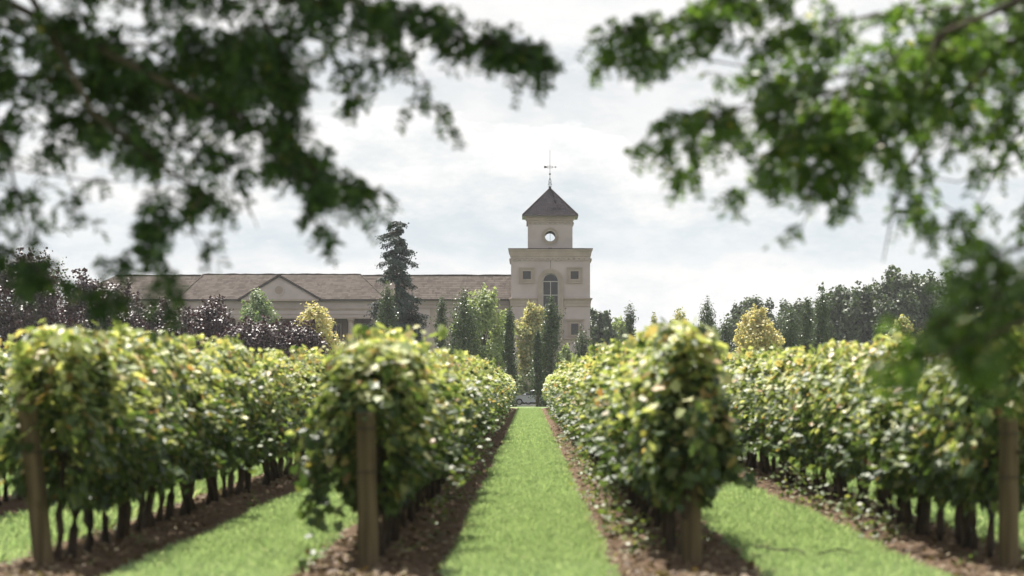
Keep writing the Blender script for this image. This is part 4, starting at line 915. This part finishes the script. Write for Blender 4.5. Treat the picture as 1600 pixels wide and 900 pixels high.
# ------------------------------------------------------------------ parked cars
def car(name, label, X, Y, gz, rz, body_m, h=1.0):
    t = empty(name, (X, Y, gz), rz, label, 'car', 'cars in the parking lot')
    # local: x along the car (front at -x), y across, z up
    low = [(-2.1, .32), (-2.16, .55), (-2.08, .74), (-1.75, .86), (-1.05, .98), (-.2, .99), (.9, 1.0), (1.75, 1.02), (2.08, .92), (2.14, .6), (2.08, .34)]
    arch = lambda c: [(c + .36 * math.cos(a), .30 + .36 * math.sin(a)) for a in np.linspace(0, PI, 9)]
    bot = [(x, max(.22, z_)) for x, z_ in arch(1.3)] + [(x, max(.22, z_)) for x, z_ in arch(-1.35)]
    out = low + bot
    mb = MB(); n = len(out); secs = [(-.80, .94, .04), (-.86, 1.0, 0.0), (.86, 1.0, 0.0), (.80, .94, .04)]
    vs = []
    for yy, k, dz in secs: vs += [(x * (1 if k == 1 else .985), yy, z_ * k + dz) for x, z_ in out]
    fs = []
    for j in range(3): fs += [(j * n + i, j * n + (i + 1) % n, (j + 1) * n + (i + 1) % n, (j + 1) * n + i) for i in range(n)]
    fs += [tuple(range(n - 1, -1, -1)), tuple(range(3 * n, 4 * n))]; mb.add(vs, fs)
    b = mb.build('body', body_m, t, bevel=.03)
    # roof shell and pillars
    top = [(-1.05, .97), (-.30, 1.40), (.05, 1.47 * h), (.8, 1.47 * h), (1.45, 1.34), (1.86, 1.0)]
    mb = MB(); m_ = len(top); vs = []
    for yy, k in ((-.80, 0), (-.60, 1), (.60, 1), (.80, 0)): vs += [(x, (yy if k == 0 else yy), z_ - (0 if k else 0)) for x, z_ in top] if k else [(x, yy if z_ < 1.05 else math.copysign(.66, yy), z_ - .07 if z_ > 1.05 else z_) for x, z_ in top]
    for j in range(3): mb.f += [(j * m_ + i, j * m_ + i + 1, (j + 1) * m_ + i + 1, (j + 1) * m_ + i) for i in range(1, m_ - 2)]
    mb.v = vs; ro = mb.build('roof', body_m, t, smooth=True); so = ro.modifiers.new('thick', 'SOLIDIFY'); so.thickness = .03
    g_ = MB()
    side = [(-.93, .985), (-.30, 1.34), (.06, 1.39), (.78, 1.39), (1.38, 1.27), (1.72, 1.0)]
    for sg in (-1, 1):
        q = [(x, sg * (.79 if z_ < 1.05 else .675), z_) for x, z_ in side]; g_.add(q, [tuple(range(6)) if sg > 0 else tuple(range(5, -1, -1))])
    g_.build('side_glass', CARGLASS, t)
    g_ = MB(); g_.add([(-1.05, -.74, .985), (-1.05, .74, .985), (-.31, .62, 1.385), (-.31, -.62, 1.385)], [(0, 1, 2, 3)]); g_.build('windscreen', CARGLASS, t)
    g_ = MB(); g_.add([(1.80, -.70, 1.02), (1.80, .70, 1.02), (1.44, .6, 1.33), (1.44, -.6, 1.33)], [(3, 2, 1, 0)]); g_.build('rear_window', CARGLASS, t)
    pl = MB()
    for sg in (-1, 1):
        for a, b2 in (((-1.0, .98), (-.31, 1.40)), ((.35, 1.0), (.32, 1.42)), ((1.78, 1.0), (1.42, 1.33))): pl.tube([(a[0], sg * .80, a[1]), (b2[0], sg * .67, b2[1])], [.035, .03], 6)
    pl.build('pillars', body_m, t)
    for x in (-1.35, 1.3):
        for sg in (-1, 1):
            wv = MB(); k = 24
            prof = [(.20, -.10), (.30, -.10), (.325, -.06), (.325, .06), (.30, .10), (.20, .10)]
            for r_, yy in prof:
                for i in range(k): a = 2 * PI * i / k; wv.v.append((r_ * math.cos(a), yy, r_ * math.sin(a)))
            for j in range(5): wv.f += [(j * k + i, j * k + (i + 1) % k, (j + 1) * k + (i + 1) % k, (j + 1) * k + i) for i in range(k)]
            we = wv.build('wheel', RUBBER, t, smooth=True); we.location = (x, sg * .78, .325)
            rm = MB(); rm.slab([(.205 * math.cos(a), .205 * math.sin(a)) for a in np.linspace(0, 2 * PI, 25)[:-1]], -.05, .05)
            for i in range(7):
                a = 2 * PI * i / 7; rm.tube([(0, sg * .07, 0), (.18 * math.cos(a), sg * .06, .18 * math.sin(a))], [.03, .025], 5)
            r_ = rm.build('rim', RIM, we)
    for sg in (-1, 1):
        hl = MB(); hl.ball((-1.98, sg * .66, .72), .13, 10, 6, (1.0, 1.1, .55)); hl.build('headlight', LAMPM, t, smooth=True)
        tl = MB(); tl.ball((2.02, sg * .70, .85), .12, 10, 6, (.5, .9, 1.1)); tl.build('tail_light', REDM, t, smooth=True)
        mr = MB(); mr.ball((-.78, sg * .94, 1.02), .11, 8, 6, (.6, 1, .7)); mr.build('mirror', body_m, t, smooth=True)
        dh = MB(); dh.box(.12, .30, sg * .87 - .015, sg * .87 + .015, .84, .87); dh.build('door_handle', body_m, t)
    return t
car('parked_car', 'silver hatchback parked sideways beyond the end of the grass path', wx(805, 236) + 1.75, 236, -.585, 0, SILVER)
car('parked_car', 'white car showing only its roof behind the silver hatchback', wx(806, 241) + 2.6, 241.5, -.585, 0, WHITECAR, 1.0)
c3 = car('parked_car', 'dark reddish grey car behind the white car roof', wx(812, 249) + 1.9, 249.5, -.585, 0, GREYCAR, 1.0)

# bronze figure by the tower and a globe lamp
def statue():
    Y = 262.5; X = wx(883, Y)
    t = empty('garden_statue', (X, Y, -.6), 0, 'small dark reddish bronze figure standing before the tower foot', 'statue')
    zb = wz(563, Y) + .6
    mb = MB(); mb.ringbox(0, 0, .4, .4, [(.12, 0), (.12, .2), (.0, .35), (.0, zb - .25), (.08, zb - .15), (.08, zb)]); mb.build('plinth', TRIM, t)
    me = bpy.data.meshes.new('figure'); J = [(0, 0, 1.0), (0, .02, 1.25), (0, .02, 1.5), (0.02, 0, 1.68), (.02, -.02, 1.85), (-.12, 0, .95), (-.15, -.05, .5), (-.16, 0, .06), (.12, 0, .95), (.14, .1, .5), (.12, .15, .06), (-.22, 0, 1.5), (-.36, -.05, 1.25), (-.30, -.2, 1.05), (.22, 0, 1.52), (.42, -.08, 1.62), (.50, -.1, 1.85)]
    E = [(0, 1), (1, 2), (2, 3), (3, 4), (0, 5), (5, 6), (6, 7), (0, 8), (8, 9), (9, 10), (2, 11), (11, 12), (12, 13), (2, 14), (14, 15), (15, 16)]
    me.from_pydata(J, E, []); o = link('figure', me, BRONZE, t); o.location = (0, 0, zb)
    sm = o.modifiers.new('skin', 'SKIN'); sl = me.skin_vertices[0].data
    for i, r_ in enumerate([.17, .15, .17, .07, .12, .12, .09, .06, .12, .09, .06, .08, .06, .045, .08, .06, .045]): sl[i].radius = (r_, r_)
    sl[0].use_root = True; o.modifiers.new('sub', 'SUBSURF').levels = 1
statue()
Yl = 280; t = empty('street_lamp', (wx(931, Yl), Yl, -.6), 0, 'lamp post with a white globe right of the tower', 'lamp')
zl = wz(550, Yl) + .6
mb = MB(); mb.lathe((0, 0, 0), [(.16, 0), (.16, .3), (.07, .5), (.05, zl - .3), (.10, zl - .22)], 12); mb.build('lamp_pole', IRON, t, smooth=True)
mb = MB(); mb.ball((0, 0, zl), .24, 14, 10); mb.build('globe', WHITEP, t, smooth=True)

# ------------------------------------------------------------------ honey locusts framing the view, close to the camera
def compound(g, P, D, L, npair, lw):
    """pinnate leaves: leaflets in pairs along each rachis. P base, D direction, L length"""
    n = len(P); D = D / np.linalg.norm(D, axis=1, keepdims=True); out = []; N_ = []; T_ = []
    up = g.normal(0, .55, (n, 3)) + np.array([0, 0, 1.0]); side = np.cross(D, up); side /= np.linalg.norm(side, axis=1, keepdims=True) + 1e-9
    nn = np.cross(side, D)
    for i in range(npair):
        u = (i + .8) / npair; base = P + D * (L * u)[:, None] + np.array([0, 0, -1.]) * (0.35 * L * u * u)[:, None]
        for sg in (-1, 1):
            out.append(base); T_.append(side * sg + D * .35 + np.array([0, 0, -.25]) + g.normal(0, .12, (n, 3))); N_.append(nn + g.normal(0, .3, (n, 3)))
    return np.concatenate(out), np.concatenate(N_), np.concatenate(T_)
LEAFLET = np.array([(0, 0, 0), (.23, .3, .03), (.2, .75, .02), (0, 1, 0), (-.2, .75, .02), (-.23, .3, .03)]); LEAFLET_F = [[0, 1, 2, 3, 4, 5]]

def locust(label, trunk_xy, trunk_h, boughs, seed, upper):
    g = np.random.default_rng(seed); rd = random.Random(seed)
    t = empty('honey_locust_tree', (trunk_xy[0], trunk_xy[1], 0), 0, label, 'tree', 'fine leaved trees framing the view')
    T0 = np.array([trunk_xy[0], trunk_xy[1], 0.0]); br = MB(); tw = br; LP = []; LD = []
    fork = np.array([0, 0, trunk_h * .45])
    br.tube([(0, 0, -.2), (.02, 0, trunk_h * .25), (0, .03, trunk_h * .45), (.08, .1, trunk_h * .75), (.1, .2, trunk_h)], [.2, .16, .14, .09, .03], 10)
    for path, Yb, dens, spread, droop, join in boughs:
        # path points are given as picture columns/rows at the bough's own distance Yb, then turned into metres
        pts = [np.array([wx(a, Yb + (k * .12)), Yb + k * .12 + rd.uniform(-.1, .1), wz(b, Yb)]) - T0 for k, (a, b) in enumerate(path)]
        b0 = np.array([.02, .03, trunk_h * rd.uniform(.33, .8)]); full = pts
        if join:   # a limb that leaves the trunk upwards and bends over into the bough
            c1 = b0 + (pts[0] - b0) * .35 + np.array([0, 0, rd.uniform(.35, .8)])
            full = [tuple(b0 * (1 - u) ** 2 + 2 * u * (1 - u) * c1 + u * u * pts[0] + g.normal(0, .03, 3) * (u > 0)) for u in np.linspace(0, .86, 6)] + pts
        r0 = .045 if join else .009
        nj = len(full) - len(pts); br.tube([tuple(p) for p in full], list(np.linspace(r0, .022, nj)) * (nj > 0) + list(np.linspace(.015 if join else .005, .003, len(pts))), 6)
        seg = np.array(pts); ln = np.linalg.norm(np.diff(seg, axis=0), axis=1); cum = np.concatenate([[0], np.cumsum(ln)]); tot = cum[-1]
        nt = max(3, int(tot * dens * (.96 if seed == 51 else (.6 if Yb < 10 else .85))))
        for i in range(nt):
            u = (i + rd.random()) / nt * tot; p = np.array([np.interp(u, cum, seg[:, c]) for c in range(3)])
            p = p + g.normal(0, 1, 3) * spread * np.array([.55, .9, .55]) * (1 - .55 * u / tot)
            gp = p + T0
            if vnoise(np.array([gp[0] * 13.0]), np.array([gp[2] * 13.0]), seed)[0] < .38: continue
            d = np.array([g.normal(0, .8), g.normal(0, .8), -abs(g.normal(.25, .5)) * droop]); d /= np.linalg.norm(d); L = rd.uniform(.10, .26) * (1 - .3 * u / tot)
            tp = [p, p + d * L * .5, p + d * L + np.array([0, 0, -.15 * L * droop])]; tw.tube([tuple(q) for q in tp], [.0035, .0028, .0015], 4, False)
            for j in range(rd.randint(4, 6)):
                v = rd.random(); q = tp[0] * (1 - v) + tp[2] * v; LP.append(q); e = d * .6 + g.normal(0, .75, 3) + np.array([0, 0, -.35 * droop]); LD.append(e)
    LP = np.array(LP); LD = np.array(LD); L = g.uniform(.06, .12, len(LP))
    P, N, Tt = compound(g, LP, LD, L, 5, .03); me1 = leaf_arrays(P, N, Tt, g.uniform(.032, .052, len(P)), LEAFLET, LEAFLET_F)
    # unseen rest of the crown, in larger sprays; the left tree's placed as sun blocker
    n = upper[0]; c0 = np.array(upper[1]) - T0; rad = np.array(upper[2]); u = g.normal(0, 1, (n, 3)); u /= np.linalg.norm(u, axis=1, keepdims=True)
    q = c0 + u * rad * (0.35 + .65 * g.random(n)[:, None] ** .5) + g.normal(0, .12, (n, 3))
    P, N, Tt = compound(g, q, g.normal(0, 1, (n, 3)) + np.array([0, 0, -.3]), g.uniform(.2, .32, n), 6, .05); me2 = leaf_arrays(P, N, Tt, g.uniform(.06, .09, len(P)), LEAFLET, LEAFLET_F)
    if len(upper) > 3:  # further unseen sprays, added to shade the low boughs at the right
        n = upper[3]; u = g.normal(0, 1, (n, 3)); u /= np.linalg.norm(u, axis=1, keepdims=True)
        q = np.array(upper[4]) - T0 + u * np.array(upper[5]) * g.random(n)[:, None] ** .4
        P, N, Tt = compound(g, q, g.normal(0, 1, (n, 3)) + np.array([0, 0, -.3]), g.uniform(.2, .32, n), 6, .05); m3 = leaf_arrays(P, N, Tt, g.uniform(.06, .09, len(P)), LEAFLET, LEAFLET_F)
        me2 = (np.concatenate([me2[0], m3[0]]), np.concatenate([me2[1], m3[1] + len(me2[0])]))
        for i in range(5): br.tube([tuple(fork), tuple(fork * .4 + q[i] * .6 + np.array([0, 0, .3])), tuple(q[i])], [.05, .03, .008], 6)
    for i in range(14):
        e = c0 + rad * .8 * (lambda a: a / np.linalg.norm(a))(g.normal(0, 1, 3)); br.tube([tuple(fork), tuple(fork * .4 + e * .6 + np.array([0, 0, .3])), tuple(e)], [.05, .03, .008], 6)
    me = np_mesh('crown', np.concatenate([me1[0], me2[0]]), [np.concatenate([me1[1], me2[1] + len(me1[0])])])
    link('crown', me, LOCUST_SHADED if seed == 51 else LOCUST, t); br.build('trunk', BARK, t, smooth=True)

# (path, distance, twigs per metre, spread, droop, joined to trunk)
LB = [([(-150, 30), (0, 60), (150, 90), (300, 90), (420, 80)], 13.6, 43, .22, .7, True),
      ([(100, 200), (250, 190), (400, 200), (500, 180)], 13.4, 13, .22, .9, False), ([(0, 260), (150, 280), (300, 270)], 13.4, 9, .2, 1.0, False),
      ([(480, 60), (560, 80), (640, 100)], 13.4, 15, .16, .9, False),
      ([(-150, -60), (0, 20), (150, 60), (300, 50), (430, 30)], 12.2, 63, .24, .6, True),
      ([(-150, 100), (0, 110), (150, 125), (270, 140), (370, 140)], 12.6, 63, .17, .7, True),
      ([(-100, 0), (60, 60), (220, 90), (350, 110), (470, 110)], 13.2, 58, .19, .7, True),
      ([(-100, 160), (40, 150), (160, 175), (240, 190)], 12.9, 47, .15, .8, True),
      ([(60, -60), (200, -20), (350, -10), (480, -20), (600, -20)], 12.0, 47, .13, .5, True),
      ([(380, -30), (430, 60), (455, 130), (440, 190)], 12.0, 71, .10, .8, True),
      ([(420, -60), (560, 0), (660, 10), (740, 40), (800, 60), (850, 75)], 12.5, 60, .10, .5, True),
      ([(560, -20), (620, 50), (660, 110), (685, 165)], 13.3, 22, .07, .8, False),
      ([(500, 20), (520, 90), (560, 150)], 13.5, 19, .07, .8, False),
      ([(300, 150), (380, 180), (440, 225), (500, 250), (540, 275), (590, 290)], 12.3, 34, .055, .6, True),
      ([(440, 225), (475, 275), (500, 320), (520, 370)], 12.3, 30, .05, .8, False),
      ([(480, 255), (520, 290), (530, 340)], 12.4, 26, .05, .8, False),
      ([(150, 180), (230, 240), (290, 280), (330, 300), (340, 320)], 12.4, 26, .07, .7, True),
      ([(320, 295), (290, 340), (310, 385), (320, 405)], 12.2, 27, .05, .8, False),
      ([(250, 280), (240, 340), (205, 390), (185, 430), (175, 480)], 12.3, 30, .055, 1.0, False),
      ([(250, 340), (258, 400), (262, 470)], 12.3, 19, .045, 1.0, False),
      ([(-60, 160), (10, 220), (20, 280), (40, 350), (40, 410)], 12.3, 22, .08, 1.0, True),
      ([(-60, 390), (0, 380), (50, 410), (70, 430)], 12.0, 30, .06, .8, True),
      ([(60, 190), (90, 230), (110, 290), (120, 340)], 12.9, 14, .08, 1.0, False),
      ([(200, 190), (270, 225), (340, 235), (400, 250)], 12.7, 23, .08, .7, False),
      ([(350, 250), (380, 300), (400, 350)], 12.7, 11, .06, .9, False)]
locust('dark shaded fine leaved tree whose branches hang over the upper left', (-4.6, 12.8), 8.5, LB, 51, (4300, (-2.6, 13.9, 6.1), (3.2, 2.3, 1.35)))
RB = [([(1300, 110), (1220, 150), (1150, 190), (1100, 230), (1080, 255)], 12.7, 26, .10, .9, False),
      ([(1330, 160), (1260, 200), (1210, 240), (1190, 300)], 12.9, 26, .10, .9, False),
      ([(1480, 60), (1500, 160), (1480, 250)], 12.8, 34, .13, .9, False),
      ([(1520, 40), (1440, 130), (1360, 200), (1290, 230)], 13.0, 48, .16, .8, False),
      ([(1500, -20), (1350, 40), (1250, 80), (1180, 110)], 13.1, 40, .14, .7, False),
      ([(1650, 20), (1550, 40), (1420, 120), (1330, 180)], 13.4, 38, .2, .8, False),
      ([(1600, 250), (1500, 280), (1400, 260)], 13.4, 11, .18, 1.0, False), ([(1090, 90), (1180, 100), (1260, 120)], 13.3, 13, .12, .9, False),
      ([(1250, -60), (1160, -10), (1080, 10), (1010, 30), (960, 30), (940, 55)], 12.6, 59, .09, .5, True),
      ([(1120, 10), (1060, 45), (1010, 65), (975, 85)], 12.6, 43, .06, .7, False),
      ([(1700, -40), (1550, 0), (1400, 10), (1250, 20), (1180, 50)], 12.3, 46, .12, .5, True),
      ([(1700, 60), (1550, 60), (1420, 80), (1320, 100), (1230, 130)], 12.0, 59, .13, .6, True),
      ([(1450, 90), (1330, 130), (1200, 160), (1110, 165), (1040, 165)], 12.4, 43, .08, .6, True),
      ([(1180, 155), (1120, 180), (1070, 200), (1020, 210)], 12.4, 30, .06, .8, False),
      ([(1380, 110), (1300, 170), (1220, 210), (1180, 260), (1160, 290)], 12.2, 43, .09, .7, False),
      ([(1330, 120), (1310, 200), (1280, 260), (1265, 320), (1250, 350)], 12.1, 46, .07, .8, False),
      ([(1460, 60), (1440, 140), (1400, 200), (1350, 230), (1300, 290)], 12.1, 56, .11, .7, True),
      ([(1500, 150), (1450, 210), (1420, 260), (1400, 300), (1390, 350), (1380, 400)], 12.5, 23, .06, .9, True),
      ([(1440, 300), (1480, 320), (1520, 350), (1500, 395)], 12.5, 19, .06, .9, False),
      ([(1700, 0), (1600, 80), (1570, 150), (1550, 210)], 12.6, 41, .11, .7, True),
      ([(1700, 150), (1600, 190), (1560, 250), (1530, 310)], 12.8, 22, .08, .9, True),
      ([(1700, 250), (1620, 290), (1590, 330)], 12.8, 18, .08, .9, True),
      ([(1700, 360), (1610, 380), (1560, 390), (1530, 410), (1515, 430)], 9.2, 64, .05, .7, True),
      ([(1720, 410), (1620, 430), (1560, 460), (1500, 490), (1450, 505), (1410, 510)], 9.1, 68, .07, .7, True),
      ([(1720, 450), (1620, 490), (1550, 520), (1490, 545), (1430, 560), (1390, 560)], 9.0, 72, .07, .8, True),
      ([(1720, 440), (1640, 470), (1590, 500), (1540, 530), (1490, 550)], 9.0, 48, .07, .9, True),
      ([(1480, 550), (1440, 570), (1410, 590)], 9.0, 15, .04, .7, False)]
locust('lighter green fine leaved tree whose branches hang over the upper right', (4.9, 12.0), 8.5, RB, 52, (700, (4.6, 13.2, 6.2), (2.6, 2.2, 1.5), 380, (1.7, 10.3, 4.25), (1.4, 1.0, .6)))

# ------------------------------------------------------------------ haze
HAZE_D = 0.00014
m, t = material('haze_air')
vol = t.add('ShaderNodeVolumePrincipled', inp={'Color': (0.90, 0.92, 0.95, 1), 'Density': HAZE_D, 'Anisotropy': 0.3})
t.l.new(vol.outputs[0], t.add('ShaderNodeOutputMaterial').inputs[1])
mb = MB(); mb.box(-1501, 1501, -601, 2501, -1.8, 30)
if HAZE_D > 0: tag(mb.build('haze', m), 'thin pale summer haze over the vineyard and woods', 'haze', kind='stuff')
